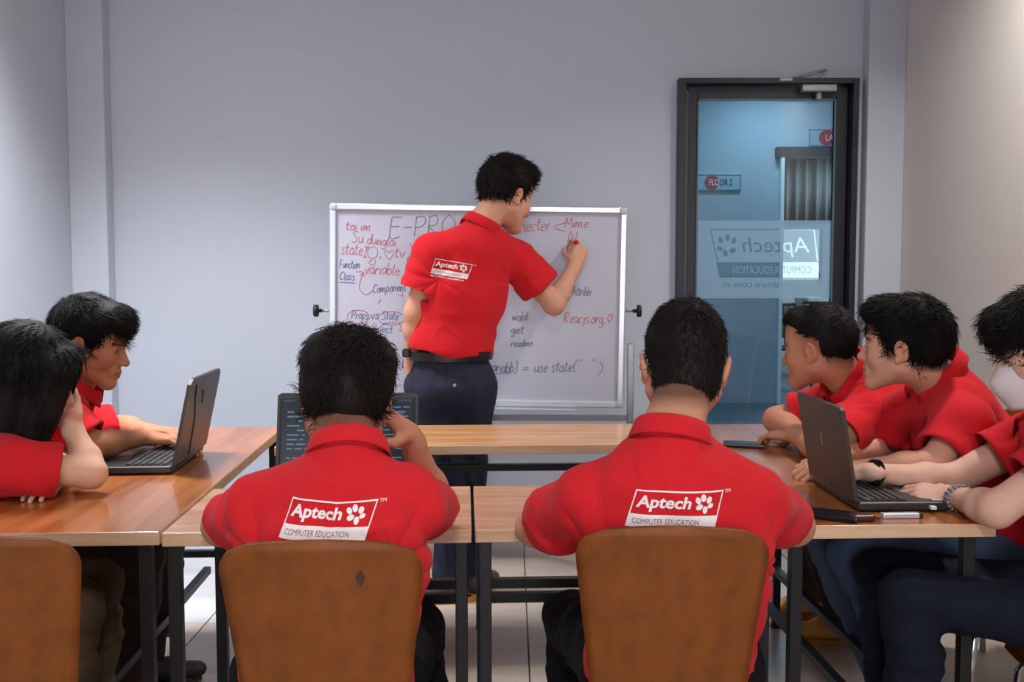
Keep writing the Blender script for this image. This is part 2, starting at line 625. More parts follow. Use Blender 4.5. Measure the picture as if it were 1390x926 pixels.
# back wall with the door opening
boxes('wall_back', [(((XL - 0.2 + DX0) / 2, WALL_Y + 0.06, CEIL / 2), (DX0 - XL + 0.2, 0.12, CEIL)),
                    (((DX1 + XR + 0.2) / 2, WALL_Y + 0.06, CEIL / 2), (XR + 0.2 - DX1, 0.12, CEIL)),
                    (((DX0 + DX1) / 2, WALL_Y + 0.06, (CEIL + DZ1) / 2), (DX1 - DX0, 0.12, CEIL - DZ1))], M_WALL)
tag(bpy.data.objects['wall_back'], 'pale lilac-grey painted wall behind the whiteboard', None, None, 'structure')
tag(box('wall_left', (XL - 0.06, (WALL_Y + YB) / 2, CEIL / 2), (0.12, WALL_Y - YB, CEIL), M_WALL), 'plain grey side wall on the left', None, None, 'structure')
tag(box('wall_right', (XR + 0.06, (WALL_Y + YB) / 2, CEIL / 2), (0.12, WALL_Y - YB, CEIL), M_WALLR), 'plain warm grey side wall on the right', None, None, 'structure')
tag(box('ceiling', ((XL + XR) / 2, (WALL_Y + YB) / 2, CEIL + 0.05), (XR - XL + 0.3, WALL_Y - YB + 0.3, 0.1), M_CEIL), 'plain white ceiling', None, None, 'structure')
boxes('wall_rear', [(((XL + XR) / 2, YB - 0.06, 0.35), (XR - XL + 0.2, 0.12, 0.7)), (((XL + XR) / 2, YB - 0.06, (CEIL + 2.4) / 2), (XR - XL + 0.2, 0.12, CEIL - 2.4)),
                    ((XL + 0.05, YB - 0.06, 1.55), (0.3, 0.12, 1.7)), ((XR - 0.15, YB - 0.06, 1.55), (0.5, 0.12, 1.7))], M_WALL)
tag(bpy.data.objects['wall_rear'], 'rear wall with an opening for the added window', None, None, 'structure')
for i, (pa, pb) in enumerate(((P(109, 300, WALL_Y - 0.085)[0], P(145, 300, WALL_Y - 0.085)[0]), (P(1175, 300, WALL_Y - 0.085)[0], P(1213, 300, WALL_Y - 0.085)[0] + 0.02))):
    lo_, hi_ = (XL, pb) if i == 0 else (pa, XR)
    tag(box('trim_%d' % (i + 1), ((lo_ + hi_) / 2, WALL_Y - 0.04, CEIL / 2), (hi_ - lo_, 0.085, CEIL), M_WALL, bevel=0.004), 'shallow painted wall pilaster ' + ('left of the whiteboard' if i == 0 else 'right of the glass door'), None, None, 'structure')

# corridor and the room beyond it
cw = P(1057, 300, FARY)[0]
hz = P(1090, 201, FARY)[2]
cx1 = 7.0
boxes('wall_corridor', [((cw - 3.2, FARY + 0.08, 1.6), (6.4, 0.16, 3.2)), (((cw + cx1) / 2, FARY + 0.08, (hz + 3.2) / 2), (cx1 - cw, 0.16, 3.2 - hz))], M_BLUEGREY)
tag(bpy.data.objects['wall_corridor'], 'pale blue-grey corridor wall beyond the glass door', None, None, 'structure')
M_CFLOOR = mat('corridor_floor_tile', (96, 112, 124), 0.35, noise=(3, 0.1, (1, 1, 1)))
tag(box('floor_corridor', (3.2, (WALL_Y + 14.5) / 2 + 0.06, -0.05), (9.6, 14.5 - WALL_Y - 0.12, 0.1), M_CFLOOR), 'grey corridor floor beyond the glass door', None, None, 'structure')
tag(box('ceiling_corridor', (3.2, (WALL_Y + 14.5) / 2 + 0.06, 3.25), (9.6, 14.5 - WALL_Y - 0.12, 0.1), M_CEIL), 'corridor ceiling', None, None, 'structure')
tag(box('wall_far_room', (3.2, 14.5, 1.6), (9.6, 0.12, 3.2), mat('far_room_paint', (190, 205, 210), 0.8)), 'pale wall of the far room', None, None, 'structure')
tag(box('wall_corridor_left', (-1.55, (WALL_Y + 14.5) / 2 + 0.08, 1.6), (0.1, 14.5 - WALL_Y - 0.16, 3.2), M_BLUEGREY), 'corridor side wall', None, None, 'structure')
tag(box('wall_corridor_right', (7.95, (WALL_Y + 14.5) / 2 + 0.08, 1.6), (0.1, 14.5 - WALL_Y - 0.16, 3.2), M_BLUEGREY), 'corridor far side wall', None, None, 'structure')
hz0 = P(1090, 214, FARY)[2]
M_HEAD = mat('doorway_header', (38, 50, 60), 0.5)
d2 = thing('door_2', (cw + 1.2, FARY, 0), 0, 'dark-framed doorway to the far room seen through the glass door', None, None, 'structure')
box('header', (0, -0.02, (hz + hz0) / 2), (2.5, 0.16, hz - hz0), M_HEAD, d2)
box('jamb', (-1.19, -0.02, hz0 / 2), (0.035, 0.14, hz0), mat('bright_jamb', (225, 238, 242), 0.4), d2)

# corridor signs
M_SIGN = mat('sign_acrylic', (140, 172, 190), 0.3)
M_SIGNRED = mat('sign_red', (168, 48, 62), 0.5)
M_SIGNTXT = mat('sign_ink', (30, 42, 52), 0.6)
M_SIGNWHT = mat('sign_white', (225, 230, 235), 0.6)


def sign(px0, py0, px1, py1, pcx, prad, words, label):
    a = P(px0, py0, FARY - 0.02); b = P(px1, py1, FARY - 0.02)
    c = (a + b) / 2
    t = thing('wall_sign', (c[0], FARY, c[2]), 0, label, 'sign')
    wd, ht = b[0] - a[0], a[2] - b[2]
    box('plate', (0, -0.012, 0), (wd, 0.02, ht), M_SIGN, t, bevel=0.003)
    e = 0.008
    boxes('border', [((0, -0.024, ht / 2 - e), (wd, 0.006, e)), ((0, -0.024, -ht / 2 + e), (wd, 0.006, e)), ((wd / 2 - e, -0.024, 0), (e, 0.006, ht)), ((-wd / 2 + e, -0.024, 0), (e, 0.006, ht))], mat('sign_border', (92, 120, 138), 0.5), t)
    cx_ = P(pcx, py0, FARY - 0.02)[0] - c[0]
    lathe('red_disc', [(0.001, 0), (prad, 0), (prad, 0.004), (0.001, 0.004)], M_SIGNRED, t, (cx_, -0.024, 0), (R(90), 0, 0), 28)
    for s, x_, wd_, m_ in words:
        xx = P(x_, py0, FARY - 0.02)[0] - c[0]
        V, F = fit_text(s, xx, -0.03, wd_, 0.06)
        pymesh('lettering', [(v[0], -0.0295, v[1]) for v in V], F, m_, t)


sign(946, 236, 1006, 259, 966.5, 0.071, [('FLO', 963, 0.095, M_SIGNWHT), ('OR 2', 977, 0.125, M_SIGNTXT)], 'pale acrylic corridor sign reading FLOOR 2 over a red disc')
sign(1098, 175, 1158, 199, 1122, 0.075, [('LA', 1121, 0.075, M_SIGNWHT)], 'pale acrylic corridor sign with red disc beginning LA')

# curtain of the far room
cur = thing('curtain', (P(1083, 300, 13.6)[0], 13.6, 0), 0, 'grey pleated curtain hanging in the far room doorway', 'curtain')
V, F = [], []
ncol = 90
for i in range(ncol):
    u_ = -0.75 + 1.25 * i / (ncol - 1)
    y_ = 0.05 * math.sin(u_ * 46) + 0.02 * math.sin(u_ * 17)
    V += [(u_, y_, 1.98), (u_, y_, 2.95)]
for i in range(ncol - 1):
    F.append((2 * i, 2 * i + 2, 2 * i + 3, 2 * i + 1))
o = pymesh('fabric', V, F, mat('curtain_grey', (112, 120, 124), 0.9), cur, True)
md = o.modifiers.new('thick', 'SOLIDIFY'); md.thickness = 0.006
tube('rail', [(-0.9, 0, 2.98), (0.7, 0, 2.98)], 0.015, M_GREY, cur)
for xx in (-0.7, 0.45):
    box('rail_bracket', (xx, 0.4, 2.98), (0.02, 0.85, 0.03), M_GREY, cur)
sw = P(1121, 271, 14.42)
t = thing('wall_switch', (sw[0], 14.44, sw[2]), 0, 'small grey switch on the far room wall', 'switch')
box('plate', (0, -0.012, 0), (0.09, 0.024, 0.1), mat('switch_grey', (86, 104, 114), 0.5), t, bevel=0.004)
box('rocker', (0, -0.026, 0), (0.04, 0.01, 0.06), M_GREY, t, bevel=0.002)

# bright window of the far room
fwm = mat('bright_window', (235, 245, 250), 0.4, emit=(225, 240, 250), emit_s=0.9)
wa, wc = P(1052, 312, 14.42), P(1113, 380, 14.42)
fwn = thing('window_2', ((wa[0] + wc[0]) / 2, 14.43, (wa[2] + wc[2]) / 2), 0, 'bright window of the far room', None, None, 'structure')
box('pane', (0, -0.01, 0), (wc[0] - wa[0], 0.01, wa[2] - wc[2]), fwm, fwn)
for sx in (-1, 1):
    box('window_frame', (sx * (wc[0] - wa[0]) / 2, -0.015, 0), (0.04, 0.04, wa[2] - wc[2]), M_BLACK, fwn)

# far-room table and chairs seen through the door
M_FARW = mat('far_chair_wood', (120, 112, 80), 0.5)


def wire_chair(px, Y, rz, label):
    c = P(px, 500, Y)
    t = thing('wire_chair', (c[0], Y, 0), rz, label, 'chair', 'dark chairs in the far room')
    box('seat', (0, 0, 0.46), (0.42, 0.42, 0.035), M_BLACK, t, bevel=0.01)
    for sx in (-1, 1):
        for sy in (-1, 1):
            tube('leg', [(sx * 0.19, sy * 0.19, 0.45), (sx * 0.21, sy * 0.21, 0.0)], 0.016, M_BLACK, t)
        tube('back_post', [(sx * 0.19, 0.19, 0.45), (sx * 0.19, 0.24, 0.95)], 0.014, M_BLACK, t)
    tube('top_rail', [(-0.19, 0.24, 0.95), (0.19, 0.24, 0.95)], 0.018, M_BLACK, t)
    for k in range(4):
        x_ = -0.12 + 0.08 * k
        tube('back_bar', [(x_, 0.19, 0.47), (x_ * 1.3, 0.22, 0.7), (x_ * 0.8, 0.24, 0.95)], 0.008, M_BLACK, t)
    return t


wire_chair(1068, 11.3, 0.1, 'dark metal chair nearest the far-room doorway edge')
wire_chair(1110, 11.9, -0.3, 'dark metal chair behind the seated men in the far room')
ft = P(1085, 430, 12.6)
t = thing('far_table', (ft[0], 12.6, 0), 0, 'yellowish wooden table in the far room', 'table')
box('tabletop', (0, 0, 0.75), (1.5, 0.7, 0.05), M_FARW, t, bevel=0.005)
for sx in (-1, 1):
    for sy in (-1, 1):
        box('leg', (sx * 0.68, sy * 0.28, 0.36), (0.05, 0.05, 0.72), M_BLACK, t)
box('front_panel', (0, -0.3, 0.62), (1.4, 0.02, 0.22), M_FARW, t)
for k, (dx_, hh, cc) in enumerate(((-0.45, 0.22, (190, 205, 210)), (-0.2, 0.16, (120, 135, 140)), (0.1, 0.24, (205, 215, 218)))):
    b_ = thing('paper_bundle', (ft[0] + dx_, 12.6, 0.775), 0, ['pale bundle at the left of the far-room table', 'grey low bundle on the far-room table', 'tall pale bundle on the far-room table'][k], 'bundle')
    box('sheets', (0, 0, hh / 2), (0.22, 0.26, hh), mat('bundle_%d' % k, cc, 0.8), b_, bevel=0.02, rot=(0, 0, 0.2 * k))
    box('band', (0, 0, hh * 0.5), (0.226, 0.266, 0.02), M_GREY, b_, rot=(0, 0, 0.2 * k))

# ---------------------------------------------------------------- the glass door
door = thing('door_1', ((DX0 + DX1) / 2, WALL_Y, 0), 0, 'black-framed glass door with frosted lettered band', None, None, 'structure')
DW = DX1 - DX0


def dx(px):
    return P(px, 300, WALL_Y)[0] - (DX0 + DX1) / 2


def dz(py):
    return P(1040, py, WALL_Y)[2]


gx0, gx1, gz1 = dx(945), dx(1132), dz(134)
gz0 = 0.2
fy = 0.0
box('frame_jamb', ((dx(917) + dx(926)) / 2, 0.02, DZ1 / 2), (dx(926) - dx(917), 0.16, DZ1), M_DOOR, door, bevel=0.002)
box('frame_jamb', ((dx(1149) + dx(1157)) / 2, 0.02, DZ1 / 2), (dx(1157) - dx(1149), 0.16, DZ1), M_DOOR, door, bevel=0.002)
box('frame_head', (0, 0.02, (dz(109) + dz(116)) / 2), (dx(1149) - dx(926), 0.16, dz(109) - dz(116)), M_DOOR, door)
box('fixed_stile', ((dx(927) + dx(931)) / 2, 0.03, DZ1 / 2 - 0.02), (dx(932) - dx(926), 0.1, DZ1 - 0.06), mat('door_grey_edge', (60, 66, 76), 0.4), door)
lz = dz(117.5)
box('stile', ((dx(933) + gx0) / 2, 0.03, lz / 2 + 0.003), (gx0 - dx(933), 0.05, lz - 0.006), M_DOOR, door, bevel=0.003)
box('stile', ((gx1 + dx(1148)) / 2, 0.03, lz / 2 + 0.003), (dx(1148) - gx1, 0.05, lz - 0.006), M_DOOR, door, bevel=0.003)
box('top_rail', ((gx0 + gx1) / 2, 0.03, (lz + gz1) / 2), (gx1 - gx0, 0.05, lz - gz1), M_DOOR, door)
box('bottom_rail', ((gx0 + gx1) / 2, 0.03, gz0 / 2 + 0.004), (gx1 - gx0, 0.05, gz0 - 0.008), M_DOOR, door)
boxes('glazing_bead', [((gx0 + 0.004, 0.005, (gz0 + gz1) / 2), (0.008, 0.01, gz1 - gz0)), ((gx1 - 0.004, 0.005, (gz0 + gz1) / 2), (0.008, 0.01, gz1 - gz0)), (((gx0 + gx1) / 2, 0.005, gz1 - 0.004), (gx1 - gx0, 0.01, 0.008))], mat('bead_grey', (88, 110, 124), 0.4), door)
box('glass_pane', ((gx0 + gx1) / 2, 0.03, (gz0 + gz1) / 2), (gx1 - gx0, 0.008, gz1 - gz0), glass_mat('door_glass', (0.84, 0.93, 0.96, 1), 0.04), door)
for py in (187, 418):
    lathe('hinge', [(0.009, 0), (0.009, 0.1)], M_DOOR, door, (dx(1150), -0.068, dz(py) - 0.05))

# frosted film with the lettering left clear (seen from the back, so mirrored)
zf1, zf0 = dz(299), dz(405)


def film_curve():
    cu = bpy.data.curves.new('frosted_film', 'CURVE')
    cu.dimensions = '2D'; cu.fill_mode = 'BOTH'; cu.resolution_u = 3

    def poly(pts):
        s = cu.splines.new('POLY'); s.points.add(len(pts) - 1)
        for q, p in enumerate(pts):
            s.points[q].co = (p[0], p[1], 0, 1)
        s.use_cyclic_u = True

    poly([(gx0, zf0), (gx1, zf0), (gx1, zf1), (gx0, zf1)])
    X = lambda px: dx(px)
    Z = lambda py: dz(py)
    # thin frame lines of the emblem
    poly([(X(965), Z(310.5)), (X(1105), Z(310.5)), (X(1105), Z(312)), (X(967), Z(312)), (X(977), Z(355)), (X(975.5), Z(355))])
    poly([(X(1106.5), Z(310.5)), (X(1108), Z(310.5)), (X(1114), Z(354)), (X(1112), Z(354))])

    def word(s, x0, x1, z0, z1, shear=0.0, bold=0.0):
        fc = bpy.data.curves.new('w', 'FONT'); fc.body = s; fc.offset = bold; fc.shear = shear
        ob = bpy.data.objects.new('w', fc); COL.objects.link(ob)
        bpy.context.view_layer.objects.active = ob
        for q in bpy.context.selected_objects:
            q.select_set(False)
        ob.select_set(True)
        bpy.ops.object.convert(target='CURVE')
        sp = []
        for s_ in ob.data.splines:
            b = s_.bezier_points
            n = len(b); pts = []
            for i_ in range(n):
                p0, p1, p2, p3 = b[i_].co, b[i_].handle_right, b[(i_ + 1) % n].handle_left, b[(i_ + 1) % n].co
                straight = (p1 - p0).cross(p3 - p0).length < 1e-5 and (p2 - p0).cross(p3 - p0).length < 1e-5
                for k_ in range(1 if straight else 4):
                    t_ = k_ / 4.0
                    pts.append(p0 * (1 - t_) ** 3 + p1 * 3 * t_ * (1 - t_) ** 2 + p2 * 3 * t_ * t_ * (1 - t_) + p3 * t_ ** 3)
            sp.append(pts)
        bpy.data.objects.remove(ob)
        xs = [p.x for q in sp for p in q]; ys = [p.y for q in sp for p in q]
        ax, bx_, ay, by_ = min(xs), max(xs), min(ys), max(ys)
        return [[(x1 + (x0 - x1) * (p.x - ax) / (bx_ - ax), z0 + (z1 - z0) * (p.y - ay) / (by_ - ay)) for p in q] for q in sp]

    for q in word('Aptech', X(1010), X(1102), Z(349), Z(322), 0.15, 0.015):
        poly(q)
    band = [(X(974.5), Z(356)), (X(1114), Z(356)), (X(1117), Z(377)), (X(979), Z(377))]
    poly(band)
    for q in word('COMPUTER EDUCATION', X(997), X(1104), Z(371.5), Z(361.5)):
        poly(q)
    for q in word('aptechvietnam.com.vn', X(983), X(1112), Z(393), Z(381.5), 0.0, 0.012):
        poly(q)

    def ellp(cx_, cz_, rx, rz_, rot):
        pts = []
        for k_ in range(18):
            a = 2 * math.pi * k_ / 18
            u_, v_ = rx * math.cos(a), rz_ * math.sin(a)
            pts.append((X(cx_) + u_ * math.cos(rot) - v_ * math.sin(rot), Z(cz_) + u_ * math.sin(rot) + v_ * math.cos(rot)))
        poly(pts)
    s_ = 0.0035
    for cx_, cz_, rx, rz_, ro in ((980, 326, 3.2, 4.6, 0.35), (989.5, 322.5, 3.3, 4.8, 0), (998, 326.5, 3.2, 4.6, -0.4), (979, 337.5, 3, 4.2, 1.0), (996.5, 340, 4.6, 3.6, 0.4), (986.5, 343.5, 3.2, 5, 0.2)):
        ellp(cx_, cz_, rx * s_, rz_ * s_, ro)
    return cu


cu = film_curve()
ob = bpy.data.objects.new('film_tmp', cu); COL.objects.link(ob)
fm = bpy.data.meshes.new_from_object(ob.evaluated_get(bpy.context.evaluated_depsgraph_get()))
bpy.data.objects.remove(ob)
for v in fm.vertices:
    v.co = (v.co.x, 0.024, v.co.y)
fm.materials.clear()
link('frosted_film', fm, frost_mat('frost', (196, 220, 238), 0.25), door)

# door closer
cl = box('door_closer', ((dx(1081) + dx(1128)) / 2, -0.03, (dz(116.5) + dz(127)) / 2), (dx(1128) - dx(1081), 0.05, dz(116.5) - dz(127)), M_GREY, door, bevel=0.006)
lathe('pivot', [(0.016, 0), (0.016, 0.02), (0.009, 0.045)], M_GREY, cl, (dx(1105.5), -0.03, dz(128) - 0.03))
tube('arm', [(dx(1105.5), -0.04, dz(117)), (dx(1106), -0.045, dz(112)), (dx(1111), -0.075, dz(99.5))], 0.008, M_GREY, cl)
tube('arm', [(dx(1111), -0.075, dz(99.5)), (dx(1068), -0.05, dz(109))], 0.007, M_GREY, cl)
box('bracket', ((dx(1050) + dx(1068)) / 2, -0.055, dz(111.5)), (0.06, 0.02, 0.016), M_GREY, cl, bevel=0.003)

# unseen window added in the rear wall to go with the fill light
win = thing('added_window', (-0.2, YB, 1.55), 0, 'wide unseen window added in the rear wall', None, None, 'structure')
for xx in (-1.6, -0.53, 0.53, 1.6):
    box('mullion', (xx, -0.06, 0), (0.06, 0.06, 1.7), M_GREY, win)
for zz in (-0.82, 0.82):
    box('window_rail', (0, -0.06, zz), (3.26, 0.06, 0.06), M_GREY, win)
for xx in (-1.065, 0, 1.065):
    box('pane', (xx, -0.06, 0), (1.0, 0.006, 1.58), glass_mat('window_glass%d' % int(xx * 10 + 20), (0.95, 0.97, 1, 1), 0.05), win)

# ceiling lamp housings; the left and camera panels are added fill
M_LAMP = mat('lamp_diffuser', (255, 250, 240), 0.4, emit=(255, 248, 236), emit_s=3.0)
for k, (x_, y_, s_, lb) in enumerate(((1.5, 3.1, 0.16, 'square ceiling panel lamp above the right table'), (-1.4, 3.35, 0.6, 'added square ceiling panel lamp above the left table'), (0.1, -0.35, 0.6, 'added square ceiling panel lamp above the camera'))):
    t = thing('ceiling_lamp', (x_, y_, CEIL), 0, lb, 'lamp', 'ceiling panel lamps')
    box('diffuser', (0, 0, -0.008), (s_, s_, 0.008), M_LAMP, t)
    boxes('rim', [((s_ / 2 + 0.01, 0, -0.01), (0.02, s_ + 0.04, 0.02)), ((-s_ / 2 - 0.01, 0, -0.01), (0.02, s_ + 0.04, 0.02)), ((0, s_ / 2 + 0.01, -0.01), (s_, 0.02, 0.02)), ((0, -s_ / 2 - 0.01, -0.01), (s_, 0.02, 0.02))], M_ALU, t)

# ================================================================ TABLES
YAW = R(2.75)
TZ = 0.75
TH = 0.03


def table(corner, lx, ly, topm, edgem, label, rails, legs, group=None):
    """corner: near-left corner of the top in world x, y; lx across, ly in depth (table axes)"""
    t = thing('table', (corner[0], corner[1], 0), YAW, label, 'table', group)
    tp = box('tabletop', (lx / 2, ly / 2, TZ - TH / 2), (lx, ly, TH), [topm, edgem], t, bevel=0.0025)
    for pl in tp.data.polygons:
        if abs(pl.normal.z) < 0.5:
            pl.material_index = 1
    for (x_, y_) in legs:
        lg = box('leg', (x_, y_, (TZ - TH) / 2 + 0.004), (0.027, 0.027, TZ - TH - 0.008), M_BLACK, t, bevel=0.002)
        box('foot_cap', (x_, y_, 0.004), (0.03, 0.03, 0.008), M_PLASTIC, lg)
    for (a, b) in rails:
        a = Vector(a); b = Vector(b); d = b - a
        if abs(d.x) > abs(d.y):
            box('rail', (a + b) / 2, (abs(d.x), 0.024, 0.024), M_BLACK, t)
        else:
            box('rail', (a + b) / 2, (0.024, abs(d.y), 0.024), M_BLACK, t)
    return t


def perim(x0, x1, y0, y1, z):
    return [((x0, y0, z), (x1, y0, z)), ((x0, y1, z), (x1, y1, z)), ((x0, y0, z), (x0, y1, z)), ((x1, y0, z), (x1, y1, z))]


nl = PZ(219, 724, TZ)
seam = PZ(642, 720, TZ)
FW = float(np.hypot(seam[0] - nl[0], seam[1] - nl[1])) - 0.003
FD = 0.44
i_ = 0.022
for k in range(2):
    c = np.array(nl) + np.array([math.cos(YAW), math.sin(YAW), 0]) * (FW + 0.008) * k
    legs = [(i_, i_), (FW - i_, i_), (i_, FD - i_), (FW - i_, FD - i_)]
    rl = [((i_, FD - i_, 0.462), (FW - i_, FD - i_, 0.462)), ((i_, FD - i_, 0.50), (FW - i_, FD - i_, 0.50))]
    table(c, FW, FD, T_PALE, T_EDGE, ['pale wooden table with black legs under the open laptop, front left', 'pale wooden table with black legs in front of the short-haired man'][k], rl, legs, 'tables set in a square')

nr = PZ(216, 722, TZ)
SW, SL = 0.47, 1.47
ex = np.array([math.cos(YAW), math.sin(YAW), 0]); ey = np.array([-math.sin(YAW), math.cos(YAW), 0])
cL = nr - ex * SW
rl = [((0.2, 0.04, 0.24), (0.2, SL - 0.04, 0.24)), ((0.06, 0.04, 0.24), (SW - 0.04, 0.04, 0.24)), ((0.03, SL - 0.04, 0.30), (SW - 0.03, SL - 0.04, 0.30))]
table(cL, SW, SL, T_ORANGE, T_EDGE, 'orange-brown wooden side table along the left, under the large bronze-black laptop', rl, [(0.06, 0.04), (SW - 0.04, 0.04), (0.06, SL - 0.04), (SW - 0.03, SL - 0.04)], 'tables set in a square')

rr = PZ(1353, 711, TZ)
cR = rr - ex * SW
rl = [((0.40, 0.04, 0.25), (0.40, SL - 0.04, 0.25)), ((0.255, 0.04, 0.25), (0.255, SL - 0.04, 0.25)), ((0.03, 0.035, 0.25), (SW - 0.045, 0.035, 0.25)), ((0.03, SL - 0.04, 0.3), (SW - 0.03, SL - 0.04, 0.3))]
table(cR, SW, SL, T_ORANGE, T_EDGE, 'orange-brown wooden side table along the right, before the three seated people', rl, [(0.03, 0.03), (SW - 0.045, 0.04), (0.03, SL - 0.04), (SW - 0.03, SL - 0.04)], 'tables set in a square')

fa = PZ(372, 607, TZ)
FL = 1.33
rl = [((0.03, 0.40, 0.6), (FL - 0.03, 0.40, 0.6))]
table(fa, FL, 0.44, T_FAR, T_EDGE, 'honey-coloured wooden table at the back, nearest the whiteboard', rl, [(0.03, 0.03), (FL - 0.03, 0.03), (0.03, 0.41), (FL - 0.03, 0.41), (0.66, 0.41)], 'tables set in a square')

# ================================================================ CHAIRS


def make_backrest():
    """bent plywood back: tapering, rounded top corners, hollow across"""
    nu, nv = 18, 26
    V, F = [], []
    H0, H1 = 0.405, 0.87
    for j in range(nv):
        v = j / (nv - 1)
        vv = 1 - (1 - v) ** 1.0
        z = H0 + (H1 - H0) * vv
        hw = 0.118 + (0.168 - 0.118) * min(1, vv * 1.15) ** 0.9
        # rounded top corners
        top = (H1 - z) / 0.055
        if top < 1:
            hw = hw - 0.05 * (1 - math.sqrt(max(0, 1 - (1 - top) ** 2)))
        for i in range(nu):
            u = -1 + 2 * i / (nu - 1)
            x = u * hw
            ztop = z - (0.010 * (u * u) if top < 1.5 else 0) * max(0, 1 - top / 1.5)
            y = -0.17 - 0.085 * ((z - H0) / (H1 - H0)) ** 1.2 - 0.028 * (1 - (x / 0.168) ** 2) + 0.02
            V.append((x, y, ztop))
    for j in range(nv - 1):
        for i in range(nu - 1):
            a = j * nu + i
            F.append((a, a + 1, a + nu + 1, a + nu))
    me = bpy.data.meshes.new('backrest')
    me.from_pydata(V, [], F); me.materials.append(M_CHAIR)
    me.polygons.foreach_set('use_smooth', [True] * len(F))
    bm = bmesh.new(); bm.from_mesh(me)
    bmesh.ops.recalc_face_normals(bm, faces=bm.faces)
    bmesh.ops.solidify(bm, geom=bm.faces[:], thickness=0.011)
    bm.to_mesh(me); bm.free()
    return me


def make_seat():
    nu, nv = 18, 18
    V, F = [], []
    for j in range(nv):
        v = j / (nv - 1)
        y = -0.18 + 0.39 * v
        hw = 0.165 + 0.03 * math.sin(min(1, v * 1.3) * math.pi / 2)
        e = min(v, 1 - v) / 0.12
        if e < 1:
            hw -= 0.045 * (1 - math.sqrt(max(0, 1 - (1 - e) ** 2)))
        for i in range(nu):
            u = -1 + 2 * i / (nu - 1)
            z = 0.40 + 0.012 * u * u - 0.02 * max(0, v - 0.8) * 5 * max(0, v - 0.8)
            V.append((u * hw, y, z))
    for j in range(nv - 1):
        for i in range(nu - 1):
            a = j * nu + i
            F.append((a, a + 1, a + nu + 1, a + nu))
    me = bpy.data.meshes.new('seat')
    me.from_pydata(V, [], F); me.materials.append(M_CHAIR)
    me.polygons.foreach_set('use_smooth', [True] * len(F))
    bm = bmesh.new(); bm.from_mesh(me)
    bmesh.ops.recalc_face_normals(bm, faces=bm.faces)
    bmesh.ops.solidify(bm, geom=bm.faces[:], thickness=0.012)
    bm.to_mesh(me); bm.free()
    return me


ME_BACK, ME_SEAT = make_backrest(), make_seat()
LEGM = {}


def chair(x, y, rz, label, scale=1.0):
    t = thing('plywood_chair', (x, y, 0), rz, label, 'chair', 'bent plywood chairs')
    t.scale = (scale, scale, 1)
    for nm, me in (('backrest', ME_BACK), ('seat', ME_SEAT)):
        o = bpy.data.objects.new(nm, me); COL.objects.link(o); o.parent = t
    if not LEGM:
        for sx in (-1, 1):
            for sy in (-1, 1):
                V, F = tube_geo([(sx * 0.12, sy * 0.1, 0.383), (sx * 0.155, sy * 0.15, 0.37), (sx * 0.17, sy * 0.165, 0.335), (sx * 0.185, sy * 0.19, 0.0)], 0.0105, 10)
                me = bpy.data.meshes.new('leg'); me.from_pydata([tuple(v) for v in V], [], F); me.materials.append(M_CHROME)
                me.polygons.foreach_set('use_smooth', [True] * len(F))
                LEGM[sx, sy] = me
        for s_ in (-1, 1):
            V, F = tube_geo([(s_ * 0.05, -0.14, 0.383), (s_ * 0.05, -0.19, 0.395), (s_ * 0.05, -0.205, 0.44), (s_ * 0.05, -0.215, 0.53)], 0.009, 8)
            me = bpy.data.meshes.new('back_bracket'); me.from_pydata([tuple(v) for v in V], [], F); me.materials.append(M_BLACK)
            LEGM['b', s_] = me
        bm = bmesh.new(); bm_box(bm, (0, 0.02, 0.381), (0.26, 0.3, 0.012), None, 0.003)
        me = bpy.data.meshes.new('seat_plate'); bm.to_mesh(me); bm.free(); me.materials.append(M_BLACK); LEGM['p'] = me
    for key, me in LEGM.items():
        o = bpy.data.objects.new(me.name.split('.')[0], me); COL.objects.link(o); o.parent = t
    return t


c = P(430, 740, 1.60)
ch3 = chair(c[0], c[1] + 0.235, R(1.0), 'plywood chair with a small dark diamond mark, front left', 1.0)
c = P(919, 720, 1.69)
ch4 = chair(c[0], c[1] + 0.235, R(-1.5), 'plywood chair under the short-haired man, front right', 1.0)
ch0 = chair(P(-50, 730, 1.62)[0], 1.62 + 0.235, R(4), 'empty plywood chair at the lower left corner, back to the camera', 1.0)
ch1 = chair(-1.52, 2.38, R(-84), 'plywood chair under the long-haired woman', 1.0)
ch2 = chair(-1.56, 2.95, R(-88), 'plywood chair under the young man at the left laptop', 1.0)
ch6 = chair(1.42, 3.18, R(86), 'plywood chair under the crew-cut man near the door', 1.0)
ch7 = chair(1.40, 2.72, R(84), 'plywood chair under the man in the middle of the right side', 1.0)
ch8 = chair(1.40, 2.2, R(88), 'plywood chair with chrome legs under the masked person', 1.0)
# diamond mark on the chair back
bvb = BVHTree.FromPolygons([v.co for v in ME_BACK.vertices], [p.vertices for p in ME_BACK.polygons])
mk = P(487, 783, 1.6)
lx_, lz_ = mk[0] - ch3.location.x, mk[2]
V = []
for a_, b_ in ((0, 0.016), (0.008, 0), (0, -0.016), (-0.008, 0)):
    h = bvb.ray_cast(Vector((lx_ + a_, -1, lz_ + b_)), Vector((0, 1, 0)))
    V.append((lx_ + a_, h[0].y - 0.001, lz_ + b_))
pymesh('diamond_mark', V, [(0, 1, 2, 3)], mat('mark_brown', (62, 34, 18), 0.6), ch3)

# ================================================================ WHITEBOARD
BW, BH = 1.232, 0.835
bc = P(647.5, 415.5, 4.15)
wb = thing('whiteboard', (bc[0], 4.15, 0), R(-1.2), 'mobile whiteboard with aluminium frame covered in red and blue handwriting', 'whiteboard')
ROLL = Euler((R(0), R(0.85), 0)).to_matrix().to_4x4()
BC = Vector((0, 0, bc[2]))


def wbp(u, v, y=0.0):
    """board plane: u right, v up from the board's middle"""
    return BC + ROLL @ Vector((u, y, v))


